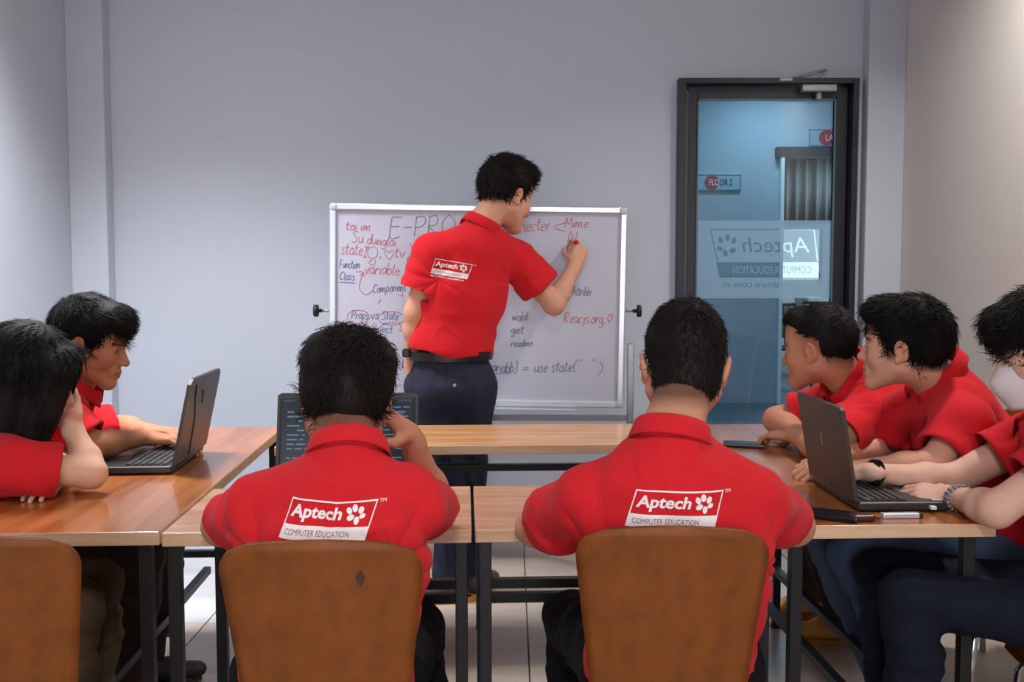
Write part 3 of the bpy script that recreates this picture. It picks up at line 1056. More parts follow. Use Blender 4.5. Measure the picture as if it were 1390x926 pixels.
def wbox(name, u, v, y, su, sv, sy, m, bevel=0.0, parent=None):
    bm = bmesh.new()
    bm_box(bm, (0, 0, 0), (su, sy, sv), None, bevel)
    bmesh.ops.transform(bm, matrix=Matrix.Translation(wbp(u, v, y)) @ ROLL, verts=bm.verts)
    me = bpy.data.meshes.new(name); bm.to_mesh(me); bm.free()
    return link(name, me, m, parent or wb)


wbox('panel', 0, 0, 0.004, BW - 0.03, BH - 0.03, 0.014, M_BOARD)
fw = 0.028
wbox('frame_rail', 0, BH / 2 - fw / 2, 0, BW - 2 * fw, fw, 0.03, M_ALU, 0.005)
wbox('frame_rail', 0, -BH / 2 + fw / 2, 0, BW - 2 * fw, fw, 0.03, M_ALU, 0.005)
wbox('frame_rail', -BW / 2 + fw / 2, 0, 0, fw, BH - 2 * fw, 0.03, M_ALU, 0.005)
wbox('frame_rail', BW / 2 - fw / 2, 0, 0, fw, BH - 2 * fw, 0.03, M_ALU, 0.005)
for su in (-1, 1):
    for sv in (-1, 1):
        wbox('corner_cap', su * (BW / 2 - 0.017), sv * (BH / 2 - 0.017), -0.001, 0.036, 0.036, 0.036, mat('corner_plastic', (188, 192, 202), 0.4), 0.012)
for su in (-1, 1):
    px_ = su * (BW / 2 + 0.026)
    box('post', (px_, 0.02, 0.42 + 0.1), (0.026, 0.026, 0.98 if su > 0 else 0.98), M_GREY, wb, bevel=0.003)
    box('base_foot', (px_, 0.0, 0.07), (0.03, 0.5, 0.03), M_GREY, wb, bevel=0.003)
    kz = bc[2] - 0.02
    kn = tube('knob', [(px_ + su * 0.008, 0.0, kz), (px_ + su * 0.022, 0.0, kz), (px_ + su * 0.024, 0.0, kz), (px_ + su * 0.04, 0.0, kz), (px_ + su * 0.042, 0, kz)], [0.008, 0.008, 0.026, 0.026, 0.015], M_PLASTIC, wb, 14)
    tube('pivot_bolt', [(px_ - su * 0.03, 0.01, kz), (px_ + su * 0.01, 0.01, kz)], 0.006, M_GREY, kn)
    for sy in (-1, 1):
        cs = tube('caster', [(px_ - 0.011, sy * 0.22, 0.028), (px_ + 0.011, sy * 0.22, 0.028)], 0.028, M_PLASTIC, wb, 16)
        box('caster_fork', (px_, sy * 0.22, 0.048), (0.03, 0.02, 0.026), M_GREY, cs)
box('cross_rail', (0, 0.03, 0.694), (BW + 0.03, 0.02, 0.024), M_GREY, wb)
wbox('pen_tray', 0.17, -BH / 2 - 0.006, -0.03, 0.5, 0.006, 0.05, M_ALU, 0.002)

# handwriting: single-line letters drawn with a marker
G = {
 'a': (.5, [[(.42, .45), (.25, .55), (.05, .35), (.08, .08), (.25, .0), (.4, .2), (.43, .5), (.42, .12), (.5, .0)]]),
 'b': (.5, [[(.08, 1), (.05, .5), (.06, .02), (.3, .02), (.42, .25), (.3, .5), (.08, .35)]]),
 'c': (.45, [[(.4, .45), (.22, .55), (.05, .3), (.15, .02), (.4, .08)]]),
 'd': (.52, [[(.4, .42), (.22, .5), (.05, .25), (.18, .0), (.36, .15), (.46, 1.0), (.42, .1), (.5, .0)]]),
 'e': (.45, [[(.05, .28), (.35, .34), (.34, .5), (.18, .52), (.05, .28), (.14, .03), (.4, .08)]]),
 'f': (.4, [[(.4, .9), (.25, 1), (.16, .7), (.12, -.1)], [(0, .5), (.34, .55)]]),
 'g': (.5, [[(.4, .45), (.2, .52), (.05, .28), (.18, .05), (.38, .2), (.42, .5), (.38, -.25), (.2, -.38), (.05, -.25)]]),
 'h': (.5, [[(.1, 1), (.05, 0), (.12, .35), (.3, .52), (.38, .35), (.4, 0)]]),
 'i': (.22, [[(.1, .5), (.08, .05), (.18, 0)], [(.12, .72), (.13, .76)]]),
 'j': (.3, [[(.2, .5), (.18, -.2), (.05, -.35)], [(.22, .72), (.23, .76)]]),
 'l': (.25, [[(.12, 1), (.06, .3), (.1, .02), (.22, .05)]]),
 'm': (.75, [[(.05, .5), (.04, 0), (.1, .4), (.25, .52), (.3, 0), (.38, .4), (.55, .5), (.58, .05), (.68, 0)]]),
 'n': (.5, [[(.06, .5), (.04, 0), (.1, .38), (.28, .52), (.36, .3), (.38, .03), (.46, .02)]]),
 'o': (.48, [[(.25, .52), (.05, .3), (.15, .02), (.35, .05), (.42, .35), (.25, .52), (.45, .48)]]),
 'p': (.5, [[(.08, .5), (.04, -.38)], [(.08, .4), (.28, .55), (.42, .3), (.26, .04), (.07, .12)]]),
 'r': (.4, [[(.08, .5), (.05, 0), (.1, .35), (.22, .52), (.36, .48)]]),
 's': (.4, [[(.34, .48), (.18, .55), (.1, .4), (.3, .2), (.2, .0), (.03, .06)]]),
 't': (.36, [[(.16, .9), (.12, .15), (.2, 0), (.32, .06)], [(0, .58), (.32, .62)]]),
 'u': (.5, [[(.05, .5), (.06, .1), (.2, 0), (.36, .2), (.4, .52), (.4, .1), (.48, 0)]]),
 'v': (.44, [[(.03, .52), (.18, 0), (.38, .55)]]),
 'w': (.65, [[(.04, .5), (.12, 0), (.28, .4), (.42, 0), (.58, .55)]]),
 'y': (.46, [[(.05, .5), (.2, .08)], [(.4, .52), (.16, -.38)]]),
 'A': (.65, [[(.0, 0), (.3, 1), (.55, 0)], [(.12, .4), (.48, .42)]]),
 'C': (.6, [[(.55, .85), (.35, 1), (.08, .6), (.15, .1), (.5, .1)]]),
 'E': (.6, [[(.1, 1), (.06, 0), (.5, 0.02)], [(.1, 1), (.55, 1)], [(.08, .52), (.45, .54)]]),
 'F': (.55, [[(.1, 1), (.06, 0)], [(.1, 1), (.52, 1)], [(.08, .52), (.4, .54)]]),
 'I': (.4, [[(.2, 1), (.18, 0)], [(.05, 1), (.36, 1)], [(.03, 0), (.34, 0)]]),
 'M': (.8, [[(.05, 0), (.15, 1), (.38, .3), (.62, 1), (.7, 0)]]),
 'N': (.65, [[(.05, 0), (.12, 1), (.48, .05), (.56, 1)]]),
 'O': (.7, [[(.35, 1), (.06, .6), (.15, .05), (.5, .05), (.62, .6), (.35, 1)]]),
 'P': (.6, [[(.1, 1), (.06, 0)], [(.08, .95), (.4, 1), (.52, .75), (.35, .5), (.08, .45)]]),
 'Q': (.6, [[(.3, .9), (.08, .6), (.2, .3), (.45, .4), (.48, .75), (.3, .9)], [(.28, .3), (.3, .0)]]),
 'R': (.65, [[(.1, 1), (.06, 0)], [(.08, .95), (.4, 1), (.5, .75), (.35, .52), (.1, .48), (.55, 0)]]),
 'S': (.55, [[(.48, .88), (.28, 1), (.1, .78), (.42, .4), (.3, .02), (.04, .12)]]),
 '-': (.5, [[(.05, .42), (.42, .45)]]),
 ',': (.22, [[(.12, .1), (.05, -.15)]]), '.': (.2, [[(.08, .02), (.11, .05)]]),
 '<': (.7, [[(.62, .75), (.05, .4), (.66, .0)]]), '=': (.6, [[(.08, .52), (.48, .56)], [(.08, .28), (.5, .32)]]),
 '(': (.32, [[(.28, 1.05), (.08, .6), (.1, .2), (.25, -.1)]]), ')': (.32, [[(.06, 1.05), (.25, .6), (.22, .2), (.05, -.1)]]),
 ']': (.35, [[(.05, 1), (.28, 1), (.26, -.05), (.05, -.05)]]), '"': (.3, [[(.08, 1), (.06, .8)], [(.2, 1), (.18, .8)]]),
 '/': (.4, [[(.35, 1), (.05, -.1)]]), ' ': (.35, []),
}
INK = {'r': mat('ink_red', (190, 84, 92), 0.6), 'b': mat('ink_blue', (84, 100, 146), 0.6), 'k': mat('ink_black', (96, 98, 112), 0.6)}
rsw = np.random.RandomState(3)


def smooth_line(pts, n=5):
    pts = [np.array(p, float) for p in pts]
    if len(pts) < 3:
        return pts
    out = []
    for i in range(len(pts) - 1):
        p0 = pts[max(i - 1, 0)]; p1 = pts[i]; p2 = pts[i + 1]; p3 = pts[min(i + 2, len(pts) - 1)]
        for k in range(n):
            t = k / n
            out.append(0.5 * (2 * p1 + (p2 - p0) * t + (2 * p0 - 5 * p1 + 4 * p2 - p3) * t * t + (3 * p1 - p0 - 3 * p2 + p3) * t ** 3))
    out.append(pts[-1])
    return out


def ribbons(strokes, ink, wd, name='handwriting'):
    """strokes in board u,v"""
    V, F = [], []
    for st in strokes:
        st = smooth_line(st)
        b = len(V)
        for i, p in enumerate(st):
            t = st[min(i + 1, len(st) - 1)] - st[max(i - 1, 0)]
            t = t / (np.linalg.norm(t) + 1e-9)
            nn = np.array([-t[1], t[0]]) * wd / 2
            for q in (p + nn, p - nn):
                V.append(wbp(q[0], q[1], -0.0042))
        for i in range(len(st) - 1):
            F.append((b + 2 * i, b + 2 * i + 1, b + 2 * i + 3, b + 2 * i + 2))
    return pymesh(name, V, F, INK[ink], wb)


def bu(px, py):
    return np.array([(px - 647.5) / 401 * BW, -(py - 415.5) / 272 * BH + (px - 647.5) / 401 * BW * 0.0148])


def write(s, x0, x1, ybase, hpx, ink, slope=0.0, slant=0.12, wd=0.0027):
    """s written between photo columns x0..x1, baseline row ybase, capital height hpx"""
    adv = sum(G[c_][0] for c_ in s)
    sc = (x1 - x0) / adv
    st, cur_ = [], 0.0
    for c_ in s:
        a_, ss = G[c_]
        jy = rsw.uniform(-0.06, 0.06)
        for q in ss:
            st.append([bu(x0 + (cur_ + x_ + slant * y_ + rsw.uniform(-.015, .015)) * sc, ybase - (y_ + jy) * hpx + slope * (cur_ * sc)) for x_, y_ in q])
        cur_ += a_
    ribbons(st, ink, wd)


def loop(cx_, cy_, rx, ry, ink, wd=0.0022, a0=0.3, turns=1.05):
    ribbons([[bu(cx_ + rx * math.cos(a0 + 2 * math.pi * turns * k / 22), cy_ + ry * math.sin(a0 + 2 * math.pi * turns * k / 22)) for k in range(23)]], ink, wd)


def line(pts, ink, wd=0.0024):
    ribbons([[bu(*p) for p in pts]], ink, wd)


write('toi', 468, 484, 312, 12, 'r'); write('im', 488, 503, 313, 12, 'r')
write('Su', 476, 493, 330, 16, 'r'); write('dunglai', 497, 537, 331, 13, 'r', 0.1)
write('state', 462, 492, 346, 16, 'r'); write('I', 491, 499, 349, 14, 'r'); loop(505, 343, 7, 8, 'r'); write(',', 514, 518, 350, 12, 'r')
line([(527, 343), (523, 340), (522, 345), (528, 352), (534, 344), (531, 340), (527, 344)], 'r'); write('tv', 534, 549, 349, 14, 'r'); write(')', 551, 558, 350, 20, 'r')
line([(505, 352), (500, 357), (507, 360), (509, 353)], 'r')
write('Function', 460, 488, 364, 11, 'b'); write('variable', 494, 542, 371, 15, 'r', 0.06)
write('Class', 460, 481, 380, 11, 'b'); line([(460, 383), (481, 384)], 'b')
line([(483, 369), (493, 370), (489, 380), (488, 393), (497, 400), (506, 394)], 'r'); line([(488, 374), (493, 372), (495, 377)], 'r')
write('Component', 505, 551, 398, 12, 'b', -0.08); line([(513, 412), (517, 406)], 'b'); line([(540, 399), (546, 402), (545, 396)], 'r')
write('E-PRO', 527, 618, 322, 27, 'k', -0.02, 0.05)
write('Props', 476, 500, 433, 12, 'b'); write('vs', 503, 514, 433, 13, 'b'); write('State', 518, 541, 434, 12, 'b')
loop(486, 430, 15, 9, 'r'); loop(531, 432, 18, 9, 'r'); line([(519, 440), (538, 437)], 'b')
line([(487, 439), (482, 445), (488, 447), (488, 439)], 'r'); line([(542, 437), (545, 449), (541, 447)], 'r'); line([(524, 438), (512, 448)], 'k'); line([(508, 438), (509, 441)], 'b')
write('Object', 500, 533, 452, 11, 'b')
line([(532, 466), (541, 475)], 'k'); line([(548, 378), (552, 362), (556, 352)], 'k'); write('R', 551, 558, 360, 10, 'b')
write('hecter', 704, 745, 314, 18, 'r', -0.02); write('<', 747, 766, 316, 16, 'r')
write('Mime', 763, 796, 309, 13, 'r', 0.03); write('N', 768, 781, 330, 16, 'r')
write('Attrible', 776, 802, 401, 12, 'b'); line([(752, 431), (756, 426)], 'r')
write('Reacjs.org', 765, 819, 438, 15, 'r', 0.03); write(',Q', 818, 832, 440, 15, 'r')
write('wold', 695, 716, 435, 12, 'k'); write('get ..', 693, 722, 453, 11, 'b'); write('readme', 694, 724, 470, 10, 'b')
write('variabb]', 664, 703, 505, 14, 'b'); line([(664, 507), (694, 507)], 'b'); write('=', 709, 720, 506, 12, 'k')
write('use state(', 726, 783, 505, 15, 'b', -0.01); write('"', 783, 791, 503, 15, 'b'); write('"', 801, 809, 503, 15, 'b'); write(').', 811, 824, 508, 17, 'b')
line([(548, 488), (546, 499), (550, 498)], 'k'); write('a', 546, 553, 500, 14, 'k')

# ================================================================ LAPTOPS
M_LBODY = mat('laptop_shell', (38, 36, 38), 0.42, spec=0.5, noise=(300, 0.12, (1, 1, 1)))
M_LLID = mat('laptop_lid_bronze', (58, 50, 44), 0.36, metal=0.35, noise=(260, 0.16, (1, 1, 1)))
M_KEY = mat('laptop_keys', (60, 58, 62), 0.5)
M_KGAP = mat('laptop_keybed', (20, 19, 21), 0.6)
M_SCR = mat('screen_dark', (22, 30, 40), 0.25, emit=(16, 26, 38), emit_s=0.6)
M_CODE = mat('screen_code', (90, 116, 136), 0.4, emit=(70, 96, 118), emit_s=0.4)
M_PADG = mat('touchpad_grey', (92, 92, 96), 0.35)


def laptop(loc, rz, wd, dp, lh, open_deg, label, lidm, style=0):
    """local: hinge along x at y=0, base towards -y (user side), lid rises at the hinge"""
    t = thing('laptop', loc, rz, label, 'laptop')
    bt = 0.02
    base = box('base', (0, -dp / 2, bt / 2 + 0.003), (wd, dp, bt), M_LBODY, t, bevel=0.005)
    boxes('rubber_foot', [((sx * (wd / 2 - 0.04), -dp * q, 0.0015), (0.04, 0.014, 0.003)) for sx in (-1, 1) for q in (0.12, 0.88)], M_PLASTIC, base)
    kd = dp * 0.46
    kb = box('keyboard', (0, -dp * 0.3, bt + 0.0035), (wd * 0.88, kd, 0.002), M_KGAP, t)
    keys = []
    for r_ in range(6):
        n_ = 14 if r_ < 5 else 9
        kw = wd * 0.86 / n_
        for k_ in range(n_):
            keys.append(((-wd * 0.43 + kw * (k_ + 0.5), -dp * 0.3 + kd / 2 - kd / 6 * (r_ + 0.5), bt + 0.0058), (kw - 0.002, kd / 6 - 0.0065, 0.0026)))
    ko = boxes('keys', keys, M_KEY, kb)
    ko['kind'] = 'stuff'
    box('touchpad', (0, -dp * 0.78, bt + 0.0034), (wd * 0.3, dp * 0.32, 0.0015), M_PADG, t, bevel=0.0005)
    rot = Euler((R(90 - open_deg), 0, 0)).to_matrix().to_4x4()
    # lid in its own frame: plane x-z, screen towards -y
    LM = Matrix.Translation((0, 0.004, bt + 0.002)) @ rot

    def lid_obj(name, geo, m, parent):
        bm = bmesh.new(); geo(bm)
        bmesh.ops.transform(bm, matrix=LM, verts=bm.verts)
        me = bpy.data.meshes.new(name); bm.to_mesh(me); bm.free()
        return link(name, me, m, parent)

    def lidgeo(bm):
        ch = 0.014 if style == 1 else 0.006
        prof = [(-wd / 2, 0.004), (wd / 2, 0.004), (wd / 2, lh - ch), (wd / 2 - ch * 1.6, lh), (-wd / 2 + ch * 1.6, lh), (-wd / 2, lh - ch)]
        f_ = [bm.verts.new((x_, -0.004, z_)) for x_, z_ in prof]
        g_ = [bm.verts.new((x_, 0.005, z_)) for x_, z_ in prof]
        bm.faces.new(f_); bm.faces.new(g_[::-1])
        for q in range(6):
            bm.faces.new((f_[q], g_[q], g_[(q + 1) % 6], f_[(q + 1) % 6]))
        bmesh.ops.recalc_face_normals(bm, faces=bm.faces)
    lid = lid_obj('lid', lidgeo, lidm, t)
    lid_obj('bezel', lambda bm: bm_box(bm, (0, -0.0045, lh / 2), (wd - 0.012, 0.002, lh - 0.03)), M_KGAP, lid)
    scr = lid_obj('screen', lambda bm: bm_box(bm, (0, -0.006, lh / 2 + 0.004), (wd - 0.026, 0.002, lh - 0.035)), M_SCR, lid)
    tube('hinge', [(-wd * 0.4, 0.004, bt + 0.002), (wd * 0.4, 0.004, bt + 0.002)], 0.006, M_LBODY, t)
    return t, lid, lid_obj


# left laptop (lid back towards the right)
a_ = PZ(233, 645, TZ); b_ = PZ(276, 613, TZ)
hc = (a_ + b_) / 2
l1, lid1, lo1 = laptop((hc[0], hc[1], TZ), R(-90) + YAW + R(1), 0.36, 0.25, 0.245, 102, 'large bronze-black laptop with angular lid on the left table', M_LLID, 1)


def lidline(lo, lid, pts, wd_=0.0022, m=None, name='lid_line'):
    def g(bm):
        V_, F_ = tube_geo([(p[0], 0.0052, p[1]) for p in pts], wd_, 4)
        vv = [bm.verts.new(tuple(v)) for v in V_]
        for f in F_:
            bm.faces.new([vv[i] for i in f])
    lo(name, g, m or M_KGAP, lid)


lidline(lo1, lid1, [(0.04, 0.01), (0.055, 0.12), (0.10, 0.19), (0.11, 0.225)])
lidline(lo1, lid1, [(0.02, 0.20), (0.0, 0.175), (0.005, 0.16)])
# right laptop (lid back towards the left)
a_ = PZ(1161, 697, TZ); b_ = PZ(1108, 656, TZ)
hc = (a_ + b_) / 2
l2, lid2, lo2 = laptop((hc[0], hc[1], TZ), R(90) + YAW - R(1), 0.32, 0.225, 0.225, 100, 'thin black laptop with sticker on the right table', mat('laptop_lid_black', (64, 54, 46), 0.4, metal=0.3, noise=(300, 0.2, (1, 1, 1))), 0)
lo2('lid_logo', lambda bm: bm_box(bm, (0.01, 0.0055, 0.125), (0.012, 0.002, 0.034), (0, R(-12), 0)), mat('lid_logo_grey', (112, 100, 88), 0.3), lid2)
box('sticker', (-0.115, -0.195, 0.0245), (0.06, 0.032, 0.0008), mat('sticker_white', (200, 192, 196), 0.5), l2)
box('sticker', (-0.125, -0.03, 0.0245), (0.02, 0.01, 0.0008), mat('sticker_white', (0, 0, 0)), l2)
box('usb_plug', (-0.165, -0.17, 0.012), (0.016, 0.014, 0.008), mat('usb_white', (215, 215, 220), 0.4), l2, bevel=0.002)
# middle laptop facing the camera behind the man leaning on his hand
mc = PZ(471, 640, TZ)
l3, lid3, lo3 = laptop((P(471, 600, 2.46)[0], 2.44, TZ), YAW - R(1), 0.352, 0.24, 0.235, 104, 'open dark laptop showing code, behind the man with a hand at his ear', M_LBODY, 0)
rs_ = np.random.RandomState(5)
for k in range(15):
    zz = 0.198 - k * 0.0115
    if zz < 0.03:
        break
    x_ = -0.15
    seg = []
    while x_ < 0.14:
        ln = rs_.uniform(0.008, 0.035)
        if rs_.rand() < 0.6:
            seg.append((x_ + ln / 2, zz, ln))
        x_ += ln + 0.006
    if seg:
        lo3('code_line', lambda bm, sg=seg: [bm_box(bm, (s_[0], -0.0074, s_[1]), (s_[2], 0.0006, 0.0032)) for s_ in sg], M_CODE, lid3)
lo3('side_panel', lambda bm: bm_box(bm, (0.128, -0.0073, 0.165), (0.022, 0.0006, 0.04)), mat('screen_blue', (40, 84, 120), 0.4, emit=(26, 62, 96), emit_s=0.4), lid3)
lo3('title_bar', lambda bm: bm_box(bm, (0, -0.0072, 0.215), (0.32, 0.0006, 0.006)), mat('screen_bar', (48, 54, 62), 0.4), lid3)

# ================================================================ SMALL THINGS ON THE TABLES
M_PHONE = mat('phone_black', (18, 17, 19), 0.25)


def phone(px, py, rz, wd, ln, label, case=None):
    c_ = PZ(px, py, TZ)
    t = thing('phone', (c_[0], c_[1], TZ), rz, label, 'phone')
    box('body', (0, 0, 0.006), (wd, ln, 0.011), case or M_PHONE, t, bevel=0.003)
    box('screen', (0, 0, 0.0118), (wd - 0.006, ln - 0.008, 0.0012), M_PHONE, t)
    box('camera_bump', (wd * 0.25, ln * 0.38, 0.0125), (wd * 0.3, 0.02, 0.0012), M_PLASTIC, t)
    return t


phone(1130, 703, R(60), 0.07, 0.12, 'black phone beside the right laptop hinge')
kp = PZ(1170, 707, TZ)
t = thing('key_case', (kp[0], kp[1], TZ), R(5), 'small dark red patterned case beside the right laptop', 'case')
box('shell', (0, 0, 0.008), (0.05, 0.035, 0.015), mat('case_wine', (70, 26, 34), 0.35, noise=(180, 0.5, (1, 1, 1))), t, bevel=0.006)
tube('strap', [(0.025, 0, 0.008), (0.035, 0.008, 0.006), (0.042, 0.0, 0.005), (0.035, -0.008, 0.006), (0.025, 0, 0.008)], 0.002, M_PLASTIC, t)
up_ = PZ(1222, 703, TZ)
t = thing('usb_hub', (up_[0], up_[1], TZ), R(3), 'slim silver adapter lying along the right laptop edge', 'adapter')
box('shell', (0, 0, 0.006), (0.085, 0.02, 0.011), M_ALU, t, bevel=0.002)
box('end_cap', (0.044, 0, 0.006), (0.01, 0.021, 0.012), M_PLASTIC, t, bevel=0.002)
phone(1010, 606, R(75), 0.07, 0.13, 'dark phone lying on the far end of the right table')
phone(212, 608, R(80), 0.07, 0.13, 'black phone lying behind the left laptop')
pp = PZ(140, 612, TZ)
t = thing('paper', (pp[0], pp[1], TZ), R(20), 'white sheet of paper on the left table beside the young man', 'paper')
box('sheet', (0, 0, 0.001), (0.1, 0.14, 0.0016), mat('paper_white', (225, 228, 232), 0.8), t)
box('folded_flap', (0.02, -0.03, 0.0025), (0.06, 0.07, 0.0012), mat('paper_white', (0, 0, 0)), t)

# ================================================================ PEOPLE
def head_matrix(yaw, pitch, roll):
    """columns: local right, forward, up. yaw 0 looks along +Y, positive turns left; pitch positive looks up"""
    m = (Matrix.Rotation(R(yaw), 3, 'Z') @ Matrix.Rotation(R(pitch), 3, 'X') @ Matrix.Rotation(R(roll), 3, 'Y'))
    return np.array(m)


def build_head(F, o, M, s, jaw=1.0):
    W = lambda x, y, z: o + M @ (np.array([x, y, z]) * s)

    def E(c, r, k=0.012, sub=False, ML=None):
        MM = M if ML is None else M @ ML
        F.ell(W(*c), np.array(r) * s, k, sub, MM)

    def C(a, b, ra, rb, k=0.01, sub=False):
        F.cone(W(*a), W(*b), ra * s, rb * s, k, sub)
    E((0, -0.016, 0.042), (0.074, 0.094, 0.082))
    E((0, 0.030, -0.012), (0.063, 0.062, 0.085), 0.03)
    for sd in (-1, 1):
        C((sd * 0.053, 0.005, -0.045), (sd * 0.018 * jaw, 0.070, -0.094), 0.022 * jaw, 0.018, 0.03)
        E((sd * 0.043, 0.058, -0.022), (0.024, 0.026, 0.03), 0.022)
        C((sd * 0.048, 0.062, 0.020), (sd * 0.012, 0.086, 0.020), 0.010, 0.009, 0.014)
    E((0, 0.078, -0.096), (0.022, 0.017, 0.017), 0.018)
    E((0, 0.060, 0.055), (0.055, 0.035, 0.045), 0.03)
    # eye hollows
    for sd in (-1, 1):
        E((sd * 0.033, 0.098, 0.004), (0.018, 0.014, 0.0085), 0.012, True)
        E((sd * 0.033, 0.078, 0.004), (0.0165, 0.0125, 0.0105), 0.005)
    # nose
    C((0, 0.086, 0.014), (0, 0.108, -0.026), 0.0085, 0.0115, 0.010)
    E((0, 0.1105, -0.029), (0.011, 0.0105, 0.0095), 0.006)
    for sd in (-1, 1):
        E((sd * 0.0135, 0.099, -0.031), (0.0085, 0.010, 0.0075), 0.006)
    # mouth
    E((0, 0.083, -0.058), (0.030, 0.017, 0.022), 0.015)
    C((-0.019, 0.0895, -0.0595), (0, 0.0985, -0.0565), 0.0045, 0.0058, 0.005)
    C((0.019, 0.0895, -0.0595), (0, 0.0985, -0.0565), 0.0045, 0.0058, 0.005)
    C((-0.015, 0.0905, -0.0695), (0.0, 0.0965, -0.0705), 0.005, 0.0065, 0.005)
    C((0.015, 0.0905, -0.0695), (0.0, 0.0965, -0.0705), 0.005, 0.0065, 0.005)
    C((-0.021, 0.094, -0.0635), (0.021, 0.094, -0.0635), 0.0022, 0.0022, 0.003, True)
    # ears
    for sd in (-1, 1):
        t = R(13)
        ML = np.array([[math.cos(t), 0, sd * math.sin(t)], [0, 1, 0], [-sd * math.sin(t), 0, math.cos(t)]])
        tt = R(-12)
        ML2 = np.array([[1, 0, 0], [0, math.cos(tt), -math.sin(tt)], [0, math.sin(tt), math.cos(tt)]])
        E((sd * 0.081, -0.008, 0.000), (0.0085, 0.0185, 0.0295), 0.006, False, ML @ ML2)
        E((sd * 0.091, -0.004, 0.004), (0.0085, 0.0105, 0.019), 0.005, True, ML @ ML2)
        E((sd * 0.078, 0.001, -0.024), (0.007, 0.009, 0.010), 0.006)
        E((sd * 0.085, 0.006, -0.001), (0.005, 0.004, 0.006), 0.004)


def build_hand(F, wrist, d, back, side, curl, thumb=0.5, s=0.95, spread=1.0):
    """wrist point, finger direction, back-of-hand normal; side +1: thumb at +x (left hand), -1: right hand"""
    d = unit(d); back = np.array(back, float); back = unit(back - d * np.dot(back, d))
    x = np.cross(d, back)
    W = lambda a, b, c: wrist + s * (x * a + d * b + back * c)
    F.ell(W(0, 0.045, -0.004), np.array((0.037, 0.048, 0.0145)) * s, 0.012, False, np.stack([x, d, back], 1))
    F.cone(W(0, -0.02, 0), W(0, 0.02, 0), 0.026 * s, 0.027 * s, 0.015, False, back, 0.75)
    lens = ((0.042, 0.026, 0.020), (0.046, 0.030, 0.021), (0.043, 0.028, 0.021), (0.033, 0.021, 0.019))
    base = ((0.029, 0.084), (0.0095, 0.090), (-0.0105, 0.086), (-0.029, 0.076))
    if not hasattr(curl, '__len__'):
        curl = [curl] * 4
    for i in range(4):
        bx, by = base[i]
        bx *= side
        F.cone(W(bx * 0.45, 0.012, 0), W(bx, by, 0.0), 0.0125 * s, 0.0105 * s, 0.010)
        p = W(bx, by, 0.0)
        ang = 0.0
        sp = bx * 2.2 * spread
        r0 = 0.0094 if i < 3 else 0.0082
        for j in range(3):
            ang += curl[i] * (0.9, 1.15, 0.8)[j]
            dirv = unit(d * math.cos(ang) - back * math.sin(ang) + x * sp * math.cos(ang))
            q = p + dirv * lens[i][j] * s
            ra, rb = (r0 - 0.0010 * j) * s, (r0 - 0.0010 * (j + 1)) * s
            F.cone(p, q, ra, rb, 0.003)
            p = q
    # thumb leaves the side of the palm
    p = W(side * 0.024, 0.022, -0.006)
    q = p + s * 0.042 * unit(x * side * 0.75 + d * 0.7 - back * (0.2 + 0.4 * thumb))
    F.cone(p, q, 0.0145 * s, 0.0115 * s, 0.010)
    r_ = q + s * 0.031 * unit(x * side * (0.5 - 0.7 * thumb) + d * 0.85 - back * (0.15 + 0.6 * thumb))
    F.cone(q, r_, 0.0112 * s, 0.0098 * s, 0.004)
    e_ = r_ + s * 0.024 * unit(x * side * (0.3 - 0.9 * thumb) + d * 0.9 - back * (0.15 + 0.5 * thumb))
    F.cone(r_, e_, 0.0096 * s, 0.0075 * s, 0.003)


def bounds(pts, pad):
    a = np.array(pts)
    return a.min(0) - pad, a.max(0) + pad


HAIRLINE = [(-0.14, -0.052), (-0.045, -0.050), (-0.032, -0.025), (-0.028, 0.026), (0.008, 0.030), (0.013, -0.008), (0.026, -0.006), (0.031, 0.030), (0.048, 0.040), (0.056, 0.068), (0.12, 0.078)]


